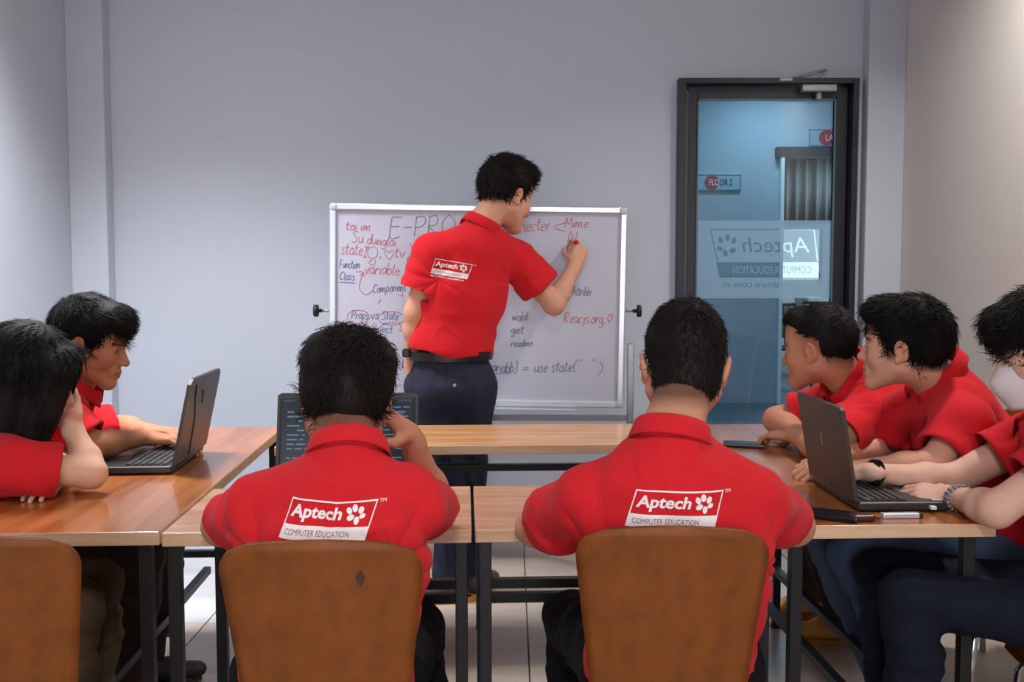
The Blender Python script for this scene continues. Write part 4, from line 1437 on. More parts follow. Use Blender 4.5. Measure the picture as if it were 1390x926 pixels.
def hair_cap(o, M, s, st):
    """hair volume over the skull, cut along a hairline, with locks growing from it"""
    W = lambda x, y, z: o + M @ (np.array([x, y, z]) * s)
    lo, hi = bounds([W(x, y, z) for x in (-.13, .13) for y in (-.16, .15) for z in (-.32 if st.get('long') else -.12, .19)], 0.01)
    F = Field(lo, hi, st.get('h', 0.004))
    th = st.get('thick', (0.006, 0.010, 0.018))
    F.ell(W(0, -0.016, 0.044), np.array((0.074 + th[0], 0.094 + th[1], 0.082 + th[2])) * s, 0.02, False, M)
    for c, r in st.get('vol', []):
        F.ell(W(*c), np.array(r) * s, 0.025, False, M)
    if st.get('long'):
        for sd in (-1, 1):
            F.cone(W(sd * 0.045, -0.03, 0.02), W(sd * 0.055, 0.0, -0.19), 0.052 * s, 0.035 * s, 0.03)
            F.cone(W(sd * 0.058, 0.055, 0.05), W(sd * 0.062, 0.065, -0.17), 0.040 * s, 0.028 * s, 0.03)
            F.cone(W(sd * 0.03, 0.075, 0.08), W(sd * 0.06, 0.085, -0.06), 0.03 * s, 0.022 * s, 0.03)
        F.cone(W(0, -0.06, 0.02), W(0, -0.07, -0.21), 0.06 * s, 0.045 * s, 0.04)
    hl = st.get('line', HAIRLINE)
    ys = np.array([q[0] for q in hl]); zs = np.array([q[1] for q in hl])
    nz = st.get('ragged', 0.004)

    def cut(x, y, z):
        px, py, pz = x - o[0], y - o[1], z - o[2]
        u = (px * M[0, 0] + py * M[1, 0] + pz * M[2, 0]) / s
        v = (px * M[0, 1] + py * M[1, 1] + pz * M[2, 1]) / s
        ww = (px * M[0, 2] + py * M[1, 2] + pz * M[2, 2]) / s
        zl = np.interp(v, ys, zs) + nz * np.sin(u * 210 + v * 160) + nz * 0.7 * np.sin(v * 420 - u * 120)
        return (ww - zl) * s * 0.8
    # remove everything below the hairline
    q = F._sl(lo, hi)
    sl, x, y, z = q
    d = -cut(x, y, z)
    a = F.a[sl]; k = 0.006
    t = np.clip(0.5 - 0.5 * (d - a) / k, 0, 1)
    F.a[sl] = d * (1 - t) + a * t + k * t * (1 - t)
    for c, r in st.get('carve', []):
        F.ell(W(*c), np.array(r) * s, 0.008, True, M)
    V, Q = F.mesh()
    V = relax(V, Q, 1)
    n = vnormals(V, Q)
    L = (V - o) @ M / s
    amp = st.get('lump', 0.003)
    V = V + n * (amp * wave_noise(L, st['seed'], 70, 8, (1, 1, 0.5)))[:, None]
    # locks
    rs = np.random.RandomState(st['seed'] + 11)
    cr = np.array(st.get('crown', (0.01, -0.075, 0.105)))
    N = st.get('locks', 900)
    wgt = np.ones(len(V)) if not st.get('long') else np.ones(len(V))
    id_ = rs.choice(len(V), N)
    p0 = L[id_] + 0; nn = (n[id_] @ M)
    flow = p0 - cr
    flow = flow + np.array(st.get('comb', (0, 0, -0.02)))
    if st.get('straight'):
        flow = 0.03 * flow / (np.linalg.norm(flow, axis=1, keepdims=True) + 1e-9) + np.array([0, 0, -0.12]) * np.clip((0.13 - p0[:, 2:3]) / 0.08, 0, 1)
    flow = flow + rs.normal(size=flow.shape) * st.get('mess', 0.02)
    flow = flow - nn * np.sum(flow * nn, 1, keepdims=True)
    flow = flow / (np.linalg.norm(flow, axis=1, keepdims=True) + 1e-9)
    ln = st.get('len', 0.03) * (0.5 + rs.rand(N))[:, None]
    lift = st.get('lift', 0.25) * (0.3 + rs.rand(N))[:, None]
    if 'grav' in st:
        gv = np.array([0, 0, -1.0]) * st['grav']
    else:
        gv = np.zeros(3)
    w0 = st.get('wide', 0.0028) * (0.6 + 0.8 * rs.rand(N))
    side = np.cross(nn, flow)
    segs = []
    for kseg in range(5):
        tt = kseg / 4.0
        c = p0 - nn * 0.0015 + flow * ln * tt + nn * (lift * ln) * tt * (1.0 - 0.35 * tt) + gv * (ln * tt * tt) + side * (ln * 0.18 * np.sin(3 * tt + rs.rand(N) * 6)[:, None])
        ww = (w0 * (1 - tt) ** 0.7 * (0.55 + 0.9 * min(tt * 3, 1)) + 0.0002)[:, None]
        segs.append(np.stack([c + side * ww, c + nn * ww * 0.8, c - side * ww], 1))
    A = np.stack(segs, 1).reshape(-1, 3)
    LQ = []
    b0 = np.arange(N) * 15
    for kseg in range(4):
        for e in range(3):
            f = (e + 1) % 3
            LQ.append(np.stack([b0 + kseg * 3 + e, b0 + kseg * 3 + f, b0 + kseg * 3 + 3 + f, b0 + kseg * 3 + 3 + e], 1))
    LQ = np.concatenate(LQ)
    A = (A * s) @ M.T + o
    return np.concatenate([V, A]), np.concatenate([Q, LQ + len(V)])


def skin_tint(V, o, M, s, base, st):
    L = (V - o) @ M / s
    t = np.ones((len(V), 3))
    x, y, z = np.abs(L[:, 0]), L[:, 1], L[:, 2]
    near = np.linalg.norm(L, axis=1) < 0.18

    def blend(m, c):
        m = np.clip(m, 0, 1)[:, None]
        t[:] = t * (1 - m) + t * np.array(c) * m
    g = lambda v, a: np.exp(-(v / a) ** 2)
    lips = near * (y > 0.08) * np.clip(1.4 - (np.abs(z + 0.064) / 0.011) ** 2 - (x / 0.024) ** 2, 0, 1)
    blend(lips * 0.9, (0.86, 0.55, 0.55))
    brow = near * (y > 0.05) * np.clip(1.3 - (np.abs(z - (0.0235 - 0.10 * np.maximum(x - 0.045, 0))) / 0.0055) ** 2, 0, 1) * (x > 0.012) * (x < 0.054)
    blend(brow * 0.85, (0.14, 0.12, 0.12))
    eye = near * (y > 0.06) * np.clip(1.25 - (np.abs(z - 0.0035) / 0.0042) ** 2 - ((x - 0.033) / 0.0155) ** 2, 0, 1)
    blend(eye * 0.9, (0.16, 0.13, 0.13))
    blend(near * g(x - 0.045, 0.02) * g(z + 0.02, 0.02) * (y > 0.03) * 0.5, (1.02, 0.88, 0.86))
    blend(near * (x > 0.072) * (np.abs(z) < 0.04) * 0.4, (1.03, 0.82, 0.80))
    # stubble along the cropped hair
    hl = st.get('line', HAIRLINE)
    zl = np.interp(y, [q[0] for q in hl], [q[1] for q in hl])
    fade = st.get('fade', 0.014)
    m = near * np.clip((z - zl + fade) / fade, 0, 1) * (x < 0.0785) * np.where(y > 0.03, 0.55, 1)
    blend(m * st.get('fade_a', 0.75), (0.2, 0.18, 0.19))
    return t


def collar(name, c, up, fwd, rx, ry, m, parent, org, hgt=0.024, openf=0.35):
    """folded polo collar round the neck"""
    up = unit(up); fwd = unit(np.array(fwd) - up * np.dot(fwd, up)); rt = np.cross(fwd, up)
    n = 44
    V, F = [], []
    for i in range(n + 1):
        a = openf + (2 * math.pi - 2 * openf) * i / n
        ca, sa = math.cos(a), math.sin(a)        # a=0 front
        frontness = max(0, ca)
        drop = 0.032 * frontness ** 1.5
        hh = hgt * (1.0 - 0.25 * frontness)
        ext = 0.018 * max(0, (ca - 0.55)) / 0.45
        prof = [(-0.004, -0.05), (-0.003, hh * 0.6), (0.000, hh), (0.0045, hh + 0.002), (0.009, hh - 0.004), (0.0175, -0.012 - ext), (0.0155, -0.0145 - ext), (0.008, hh - 0.012), (0.0015, hh - 0.02), (0.001, -0.05)]
        for dr, h in prof:
            p = c + fwd * (ry + dr + 0.018 * frontness) * ca + rt * (rx + dr) * sa + up * (h - drop)
            V.append(p - org)
    k = 10
    for i in range(n):
        for j in range(k):
            F.append((i * k + j, i * k + (j + 1) % k, (i + 1) * k + (j + 1) % k, (i + 1) * k + j))
    F.append(tuple(range(k))); F.append(tuple(n * k + j for j in range(k - 1, -1, -1)))
    o = pymesh(name, V, F, m, parent, True)
    bm = bmesh.new(); bm.from_mesh(o.data); bmesh.ops.recalc_face_normals(bm, faces=bm.faces); bm.to_mesh(o.data); bm.free()
    return o


def subdivide2d(V, F, maxlen):
    """triangulate and split so that the flat print can follow a curved back"""
    bm = bmesh.new()
    vv = [bm.verts.new((v[0], v[1], 0)) for v in V]
    for f in F:
        try:
            bm.faces.new([vv[i] for i in f])
        except ValueError:
            pass
    for _ in range(6):
        es = [e for e in bm.edges if e.calc_length() > maxlen]
        if not es:
            break
        bmesh.ops.subdivide_edges(bm, edges=es, cuts=1)
        bmesh.ops.triangulate(bm, faces=bm.faces[:])
    bm.verts.index_update()
    V2 = np.array([v.co[:2] for v in bm.verts]); F2 = [tuple(v.index for v in f.verts) for f in bm.faces]
    bm.free()
    return V2, F2


def logo_shapes():
    sh = 0.125 / 0.43
    q = lambda x, y: (x + sh * y, y)

    def quad(x0, y0, x1, y1):
        return [q(x0, y0), q(x1, y0), q(x1, y1), q(x0, y1)]
    e = 0.014
    fr = [quad(0, 0.43 - e * 1.3, 1, 0.43), quad(0, 0.15, e, 0.43 - e * 1.3), quad(1 - e, 0.15, 1, 0.43 - e * 1.3)]
    V, F = [], []
    for p in fr:
        F.append(tuple(range(len(V), len(V) + 4))); V += p
    out = [('logo_frame', V, F, 'w', 0)]
    out.append(('logo_band', quad(0, 0, 1, 0.15), [(0, 1, 2, 3)], 'w', 0))
    V, F = fit_text('Aptech', 0.115, 0.185, 0.62, 0.185, 0.22, 0.028)
    out.append(('logo_lettering', V, F, 'w', 0))
    V, F = fit_text('COMPUTER EDUCATION', 0.075, 0.045, 0.75, 0.062, 0.2, 0.0)
    out.append(('logo_tagline', V, F, 'd', 1))
    V, F = fit_text('TM', 1.14, 0.395, 0.075, 0.038, 0.1, 0.0)
    out.append(('trademark', V, F, 'w', 0))
    V, F = fit_text('aptechvietnam.com.vn', 0.01, -0.085, 0.9, 0.062, 0.15, 0.02)
    out.append(('web_address', V, F, 'w', 0))
    V, F = [], []
    for cx_, cy_, rx, ry, ro in ((0.815, 0.325, 0.03, 0.042, 0.35), (0.878, 0.352, 0.03, 0.045, 0), (0.945, 0.328, 0.03, 0.042, -0.4), (0.958, 0.262, 0.026, 0.038, -1.0), (0.83, 0.250, 0.044, 0.032, 0.5), (0.895, 0.215, 0.028, 0.045, -0.2)):
        b = len(V)
        for k in range(14):
            a = 2 * math.pi * k / 14
            u_, v_ = rx * math.cos(a), ry * math.sin(a)
            V.append((cx_ + u_ * math.cos(ro) - v_ * math.sin(ro), cy_ + u_ * math.sin(ro) + v_ * math.cos(ro)))
        F.append(tuple(range(b, b + 14)))
    out.append(('logo_paw', V, F, 'w', 0))
    return out


LOGO = None
M_TAG = mat('print_greyred', (150, 96, 104), 0.8)


def put_logo(shirt, V, Fq, org, bl, udir, vdir, ndir, width):
    """print on the back: bl = lower-left corner, u right, v up, n into the back"""
    global LOGO
    if LOGO is None:
        LOGO = logo_shapes()
    bv = BVHTree.FromPolygons([Vector(v) for v in V], [tuple(int(i) for i in f) for f in Fq])
    for name, v2, f2, ink, lay in LOGO:
        P2, F2 = subdivide2d(np.array(v2), f2, 0.05)
        pts = []
        for p in P2:
            w_ = bl + (udir * p[0] + vdir * p[1]) * width
            h = bv.ray_cast(Vector(w_ - ndir * 0.4), Vector(ndir))
            if h[0] is None:
                pts.append(w_ - org)
            else:
                pts.append(np.array(h[0]) - ndir * (0.0016 + 0.0010 * lay) - org)
        pymesh(name, pts, F2, M_WHITE if ink == 'w' else M_TAG, shirt)


def person(label, hd, neck, waist, pelvis, sh, el, wr, hand, legs, hair, skin, trous, shoe=None, build=1.0, group='people in red polo shirts', sleeve=0.78, logo=None, fold=1.4, jaw=1.0, base=None, hipw=0.085, sl_r=(0.066, 0.074), seated=True, hands_on=(True, True), collar_r=(0.062, 0.066), collar_open=0.35, collar_lift=0.006, shirt_low=None, hem_pt=(0, 0, 0.43), hem_n=(0, 0, 1)):
    """sh/el/wr/hand: (left, right) of the person. hand: (dir, back, curl, thumb)"""
    o, yaw, pitch, roll, s = hd
    M = head_matrix(yaw, pitch, roll)
    neck = np.array(neck); waist = np.array(waist); pelvis = np.array(pelvis)
    org = np.array([pelvis[0], pelvis[1], 0.0]) if base is None else np.array(base)
    root = thing('person', org, 0, label, 'person', group)
    lat = unit(np.array(sh[1]) - np.array(sh[0]))
    hips = [np.array(legs[0][0]), np.array(legs[1][0])]
    hlat = unit(hips[1] - hips[0])
    spine = unit(neck - waist)
    # right-handed: lat (right) x fwd = up  ->  fwd = up x right
    fwd = unit(np.cross(spine, lat))
    # ------------------------------------------------ skin
    pts = [o + M @ np.array(q) for q in ((0, 0.13, 0), (0, -0.1, 0.13), (0.09, 0, -0.12), (-0.09, 0, -0.12))] + [neck]
    for i in (0, 1):
        pts += [sh[i], el[i], wr[i], np.array(wr[i]) + unit(hand[i][0]) * 0.2]
    lo, hi = bounds(pts, 0.07)
    F = Field(lo, hi, 0.0034)
    build_head(F, o, M, s, jaw)
    nk = o + M @ np.array((0, -0.026, -0.035)) * s
    nb = neck + fwd * 0.015
    F.cone(nk, nb, 0.055 * s, 0.056 * s, 0.025)
    F.cone(nb, nb - spine * 0.1, 0.055, 0.06, 0.03)
    chest = neck - spine * 0.13
    for i in (0, 1):
        S, E_, Wr = np.array(sh[i]), np.array(el[i]), np.array(wr[i])
        F.cone(chest, S, 0.06, 0.050, 0.03)
        F.cone(S, E_, 0.047 * build, 0.040 * build, 0.02)
        mid = E_ + (Wr - E_) * 0.3
        F.cone(E_, mid, 0.038 * build, 0.0405 * build, 0.02)
        bk = np.array(hand[i][1], float)
        F.cone(mid, Wr, 0.040 * build, 0.0265 * build, 0.02, False, unit(bk), 0.86)
        build_hand(F, Wr, hand[i][0], bk, 1 if i == 0 else -1, hand[i][2], hand[i][3])
    V, Q = F.mesh()
    V = relax(V, Q, 1, 0.4)
    tint = skin_tint(V, o, M, s, skin, hair)
    sk = mat('skin_%d_%d_%d' % skin, skin, 0.6, spec=0.22, sss=0.06, tint=True, noise=(60, 0.05, (1, 1, 1)))
    body = npmesh('body', V - org, Q, sk, root, True, tint)
    # ------------------------------------------------ hair
    HV, HQ = hair_cap(o, M, s, hair)
    npmesh('hair', HV - org, HQ, hair.get('mat', M_HAIR), root, True)
    # ------------------------------------------------ shirt
    hem = [np.array(sh[i]) + (np.array(el[i]) - np.array(sh[i])) * sleeve for i in (0, 1)]
    low = pelvis if shirt_low is None else np.array(shirt_low)
    pts = [neck, waist, low, pelvis] + list(sh) + hem
    lo, hi = bounds(pts, 0.26)
    F = Field(lo, hi, 0.005)
    b = build
    upc = neck - spine * 0.10
    shw = 0.5 * np.linalg.norm(np.array(sh[1]) - np.array(sh[0]))
    F.slab(upc, (upc + waist) / 2, (shw * 0.88) * 1.0, 0.163 * b, 0.098 * b, 0.108 * b, lat, 0.05)
    F.slab((upc + waist) / 2, waist, 0.163 * b, 0.150 * b, 0.108 * b, 0.108 * b, lat, 0.05)
    F.slab(waist, low, 0.150 * b, 0.170 * b, 0.108 * b, 0.125 * b, hlat, 0.05)
    F.cone(neck - spine * 0.03, neck - spine * 0.08, 0.070, 0.088, 0.03)
    for i in (0, 1):
        S = np.array(sh[i]); E_ = np.array(el[i])
        F.cone(neck - spine * 0.025, S + spine * 0.004, 0.052, 0.050 * b, 0.035)
        F.cone(upc, S, 0.08, 0.062 * b, 0.04)
        F.cone(S, hem[i], sl_r[0] * b, sl_r[1] * b, 0.03, cut=True)
    for i in (0, 1):
        S = np.array(sh[i]); ad = unit(hem[i] - S)
        F.cone(hem[i] - ad * 0.028, hem[i] + ad * 0.03, (sl_r[1] - 0.012) * b, (sl_r[1] - 0.010) * b, 0.004, True, cut=True)
    # hem
    q = F._sl(lo, hi); sl, x, y, z = q
    hn = unit(hem_n); hp_ = np.array(hem_pt, float)
    F.a[sl] = np.maximum(F.a[sl], -((x - hp_[0]) * hn[0] + (y - hp_[1]) * hn[1] + (z - hp_[2]) * hn[2]))
    # neck opening
    F.cone(neck + unit(nk - nb) * 0.03 + fwd * 0.012, nk, 0.060, 0.07, 0.012, True)
    V, Q = F.mesh()
    V = relax(V, Q, 2, 0.5)
    n = vnormals(V, Q)
    sd = hair['seed']
    loc = V - neck
    # drape: long soft folds down the body, short pulled folds near the arm pits
    u_ = loc @ lat; v_ = loc @ spine; w_ = loc @ fwd
    amp = np.zeros(len(V))
    warp = 0.03 * wave_noise(loc, sd, 9, 5)
    amp += 0.0042 * fold * wave_noise(np.stack([u_ + warp, v_ * 0.28, w_], 1), sd + 1, 34, 6) * np.clip(-v_ * 4, 0.15, 1)
    for i in (0, 1):
        S = np.array(sh[i]) - neck
        pit = S - spine * 0.09 - lat * (1 if i else -1) * 0.02
        r = V - neck - pit
        dist = np.linalg.norm(r, axis=1)
        ang = np.arctan2(r @ spine, (r @ lat) * (1 if i else -1))
        amp += 0.0050 * fold * np.exp(-((dist - 0.07) / 0.075) ** 2) * np.abs(np.sin(ang * 4.5 + 18 * warp + i)) ** 0.7 - 0.002 * fold * np.exp(-((dist - 0.07) / 0.075) ** 2)
    amp += 0.0012 * fold * wave_noise(loc, sd + 5, 60, 7)
    # creases: thin ridges along wandering lines
    c1 = wave_noise(np.stack([u_ + warp, v_ * 0.6 + warp, w_], 1), sd + 21, 26, 4)
    amp += 0.0042 * fold * np.exp(-(c1 / 0.22) ** 2) * np.clip(0.35 + 0.6 * wave_noise(loc, sd + 23, 14, 4), 0, 1)
    c2 = wave_noise(np.stack([u_ * 0.6 + v_ * 0.5, v_ * 0.9 - u_ * 0.4 * np.sign(u_), w_ + warp], 1), sd + 22, 46, 4)
    amp += 0.0024 * fold * np.exp(-(c2 / 0.28) ** 2) * np.clip(0.2 + 0.7 * wave_noise(loc, sd + 24, 16, 4), 0, 1)
    V = V + n * (amp * 1.45)[:, None]
    shirt = npmesh('shirt', V - org, Q, M_RED, root, True)
    collar('collar', neck + fwd * 0.010 + spine * collar_lift, unit(unit(nk - nb) + spine), fwd, collar_r[0], collar_r[1], M_RED, shirt, org, openf=collar_open)
    for i in (0, 1):
        S = np.array(sh[i]); ad = unit(hem[i] - S)
    if logo:
        lb = logo
        put_logo(shirt, V, Q, org, np.array(lb['bl']), unit(lb['u']), unit(lb['v']), unit(lb['n']), lb['w'])
    # ------------------------------------------------ trousers
    pts = [pelvis] + [q for l in legs for q in l]
    lo, hi = bounds(pts, 0.2)
    F = Field(lo, hi, 0.0075)
    F.slab(pelvis + (waist - pelvis) * 0.45, pelvis, 0.142 * b, 0.158 * b, 0.098 * b, 0.112 * b, hlat, 0.04)
    for l in legs:
        h_, k_, a_ = [np.array(q) for q in l]
        F.cone(h_, k_, hipw * b, 0.064 * b, 0.04)
        F.cone(k_, k_ + (a_ - k_) * 0.4, 0.063 * b, 0.060 * b, 0.03)
        F.cone(k_ + (a_ - k_) * 0.35, a_, 0.060 * b, 0.055 * b, 0.03, cut=True)
    V, Q = F.mesh()
    V = relax(V, Q, 1, 0.5)
    n = vnormals(V, Q)
    amp = 0.004 * wave_noise(V, sd + 9, 30, 6, (1, 1, 1.6)) + 0.005 * np.exp(-(wave_noise(V, sd + 10, 42, 4) / 0.25) ** 2)
    for l in legs:
        k_ = np.array(l[1]); r = V - k_; dist = np.linalg.norm(r, axis=1)
        amp += 0.004 * np.exp(-(dist / 0.12) ** 2) * np.sin(dist * 150 + 6 * r[:, 2])
    V = V + n * amp[:, None]
    tm = mat('trousers_%d_%d_%d' % trous, trous, 0.85, spec=0.15, noise=(40, 0.12, (1, 1, 1)), bump=(300, 0.2, (1, 1, 1), 0.001))
    tr = npmesh('trousers', V - org, Q, tm, root, True)
    # ------------------------------------------------ shoes
    if shoe is None:
        shoe = {'c': (30, 28, 28), 'sole': (60, 56, 52)}
    for i, l in enumerate(legs):
        a_ = np.array(l[2])
        fd = np.array(shoe.get('dir', [None, None])[i] if shoe.get('dir') else (fwd[0], fwd[1], 0), float); fd[2] = 0; fd = unit(fd)
        heel = np.array([a_[0], a_[1], 0.0]) - fd * 0.055
        lt = np.array([fd[1], -fd[0], 0])
        lo, hi = bounds([heel - fd * 0.06, heel + fd * 0.27, heel + np.array([0, 0, 0.15])], 0.07)
        F = Field(lo, hi, 0.006)
        up = np.array([0, 0, 1.0])
        F.cone(heel + up * 0.055 + fd * 0.03, heel + up * 0.05 + fd * 0.12, 0.038, 0.040, 0.02)
        F.cone(heel + up * 0.045 + fd * 0.12, heel + up * 0.036 + fd * 0.20, 0.040, 0.036, 0.02, False, up, 0.75)
        F.cone(heel + up * 0.06 + fd * 0.04, heel + up * 0.13 + fd * 0.045, 0.038, 0.042, 0.02)
        q = F._sl(lo, hi); sl, x, y, z = q
        F.a[sl] = np.maximum(F.a[sl], 0.018 - z + 0 * x + 0 * y)
        Vs, Qs = F.mesh()
        so = npmesh('shoe', relax(Vs, Qs, 1) - org, Qs, mat('shoe_%d_%d_%d' % shoe['c'], shoe['c'], 0.55, noise=(30, 0.15, (1, 1, 1))), root, True)
        V2, F2 = [], []
        m_ = 24
        for k in range(m_):
            a = 2 * math.pi * k / m_
            fl_ = 0.085 + 0.132 * math.cos(a)
            wd_ = (0.042 + 0.006 * math.cos(a)) * math.sin(a)
            p = heel + fd * (fl_ + 0.004) + lt * wd_
            V2.append((p[0] - org[0], p[1] - org[1], 0.0)); V2.append((p[0] - org[0], p[1] - org[1], 0.022))
        for k in range(m_):
            j = (k + 1) % m_
            F2.append((2 * k, 2 * j, 2 * j + 1, 2 * k + 1))
        F2.append(tuple(2 * k for k in range(m_ - 1, -1, -1))); F2.append(tuple(2 * k + 1 for k in range(m_)))
        pymesh('sole', V2, F2, mat('sole_%d_%d_%d' % shoe['sole'], shoe['sole'], 0.7), so)
    return root, body, shirt, tr, dict(o=o, M=M, s=s, fwd=fwd, lat=lat, spine=spine, org=org, neck=neck)


def down(px, py, Y, z):
    p = P(px, py, Y)
    return np.array([p[0], p[1], z])


A = np.array
UP = A([0, 0, 1.0])
FORE = A([0, 1.0, 0])

# ---------------------------------------------------------------- the man front right, seen from behind
o4 = P(929, 500, 1.97)
n4 = P(912, 598, 1.83)
pv4 = A([P(915, 800, 1.90)[0], 1.90, 0.52])
w4 = A([P(915, 800, 1.84)[0], 1.835, 0.70])
person('short-haired man in a red polo seen from behind, front right', (o4, -4, -12, 2, 1.0), n4, w4, pv4,
       (P(800, 682, 1.86), P(1024, 682, 1.86)), (P(727, 716, 2.07), P(1078, 714, 2.07)), (A([0.17, 2.26, 0.785]), A([0.42, 2.26, 0.785])),
       ((A([0.6, 0.8, 0]), UP, 0.25, 0.5), (A([-0.6, 0.8, 0]), UP, 0.25, 0.5)),
       ((pv4 + A([-0.10, 0.03, 0.01]), A([pv4[0] - 0.17, 2.33, 0.48]), A([pv4[0] - 0.16, 2.25, 0.1])), (pv4 + A([0.10, 0.03, 0.01]), A([pv4[0] + 0.17, 2.33, 0.48]), A([pv4[0] + 0.16, 2.25, 0.1]))),
       dict(seed=41, thick=(0.003, 0.006, 0.012), locks=5600, len=0.016, lift=0.45, mess=0.025, wide=0.0009, lump=0.001, fade=0.03, fade_a=0.9, mat=M_HAIRB, ragged=0.002, vol=[((0, -0.052, -0.028), (0.063, 0.046, 0.05))],
            line=[(-0.14, -0.064), (-0.045, -0.058), (-0.032, -0.02), (-0.028, 0.030), (0.008, 0.034), (0.013, 0.0), (0.026, 0.0), (0.031, 0.034), (0.048, 0.044), (0.056, 0.068), (0.12, 0.078)]),
       (196, 142, 116), (20, 20, 24), build=1.0, sleeve=0.74, sl_r=(0.060, 0.062), fold=1.3,
       logo=dict(bl=P(848, 713, 1.75), u=A([1, 0.0, -0.005]), v=A([0, 0.12, 1]), n=FORE, w=0.155))

# ---------------------------------------------------------------- the man front left, hand at his ear
o3 = P(470, 548, 1.93)
n3 = P(472, 618, 1.80)
pv3 = A([P(440, 800, 1.82)[0], 1.82, 0.52])
w3 = A([P(445, 800, 1.75)[0], 1.75, 0.70])
person('curly-haired man in a red polo seen from behind, hand at his ear', (o3, 6, -14, 5, 1.0), n3, w3, pv3,
       (P(362, 690, 1.80), P(553, 684, 1.83)), (P(302, 714, 2.03), P(592, 690, 2.13)), (A([-0.46, 2.24, 0.785]), P(556, 590, 2.02)),
       ((A([0.7, 0.7, 0]), UP, 0.25, 0.5), (P(520, 556, 1.97) - P(556, 590, 2.02), A([0.75, 0.1, 0.6]), (0.55, 0.75, 0.95, 1.05), 0.9)),
       ((pv3 + A([-0.10, 0.03, 0.01]), A([pv3[0] - 0.18, 2.25, 0.48]), A([pv3[0] - 0.17, 2.17, 0.1])), (pv3 + A([0.10, 0.03, 0.01]), A([pv3[0] + 0.13, 2.25, 0.48]), A([pv3[0] + 0.15, 2.17, 0.1]))),
       dict(seed=31, thick=(0.013, 0.013, 0.018), locks=5200, len=0.03, lift=0.24, mess=0.05, wide=0.0011, lump=0.007, fade=0.01, mat=M_HAIRB, ragged=0.004,
            vol=[((0.0, -0.045, 0.080), (0.082, 0.07, 0.06)), ((-0.02, 0.03, 0.095), (0.07, 0.06, 0.052))],
            line=[(-0.16, -0.056), (-0.045, -0.052), (-0.032, -0.03), (-0.028, 0.016), (0.008, 0.018), (0.013, -0.012), (0.026, -0.008), (0.04, 0.03), (0.056, 0.05), (0.12, 0.06)]),
       (186, 128, 102), (18, 18, 22), build=1.0, sleeve=0.74, sl_r=(0.060, 0.061), fold=1.3,
       logo=dict(bl=P(379, 728, 1.68), u=A([1, 0.0, -0.035]), v=A([0, 0.12, 1]), n=FORE, w=0.148))

# ---------------------------------------------------------------- the instructor at the whiteboard
o5 = P(686, 268, 3.88)
n5 = P(655, 307, 3.83)
w5 = P(612, 468, 3.83)
pv5 = P(613, 520, 3.83)
tr5 = person('standing instructor in red polo and navy trousers writing on the whiteboard', (o5, -50, -17, 0, 1.06), n5, w5, pv5,
       (P(586, 345, 3.78), P(699, 352, 3.92)), (P(563, 425, 3.79), P(752, 414, 3.95)), (P(557, 500, 3.86), P(781, 360, 4.04)),
       ((A([0.0, 0.12, -1]), A([-1, 0, 0]), 0.35, 0.4), (A([0.25, 0.35, 0.9]), A([0.35, -0.9, 0.3]), (0.75, 0.95, 1.1, 1.15), 0.9)),
       ((pv5 + A([-0.085, 0.0, -0.02]), A([P(607, 655, 3.86)[0], 3.86, 0.50]), A([P(607, 800, 3.86)[0], 3.88, 0.10])), (pv5 + A([0.085, 0.03, -0.02]), A([P(637, 655, 3.92)[0], 3.92, 0.50]), A([P(648, 800, 3.95)[0], 3.96, 0.10]))),
       dict(seed=51, thick=(0.006, 0.010, 0.026), locks=4200, len=0.034, lift=0.38, mess=0.035, wide=0.0014, lump=0.003, comb=(0, 0.05, 0.0), fade=0.03, fade_a=0.7, mat=M_HAIRB,
            vol=[((0.0, 0.03, 0.112), (0.062, 0.07, 0.04)), ((0.0, 0.062, 0.105), (0.05, 0.042, 0.032))],
            line=[(-0.14, -0.02), (-0.045, -0.018), (-0.032, 0.0), (-0.028, 0.034), (0.008, 0.036), (0.013, 0.01), (0.026, 0.012), (0.031, 0.04), (0.05, 0.055), (0.06, 0.075), (0.12, 0.075)]),
       (206, 152, 128), (46, 49, 66), shoe={'c': (70, 62, 58), 'sole': (186, 138, 52), 'dir': [A([-1.0, -0.1, 0]), A([0.35, 0.9, 0])]}, build=1.0, sleeve=0.62, sl_r=(0.075, 0.088), base=A([P(615, 500, 3.86)[0], 3.86, 0]), fold=1.0, hem_pt=P(612, 478, 3.83), hem_n=A([0.12, 0, 1]),
       hipw=0.092, logo=dict(bl=P(584, 371, 3.70), u=A([1, -0.10, -0.17]), v=A([0.06, 0.1, 1]), n=unit(A([0.12, 1, 0])), w=0.135))

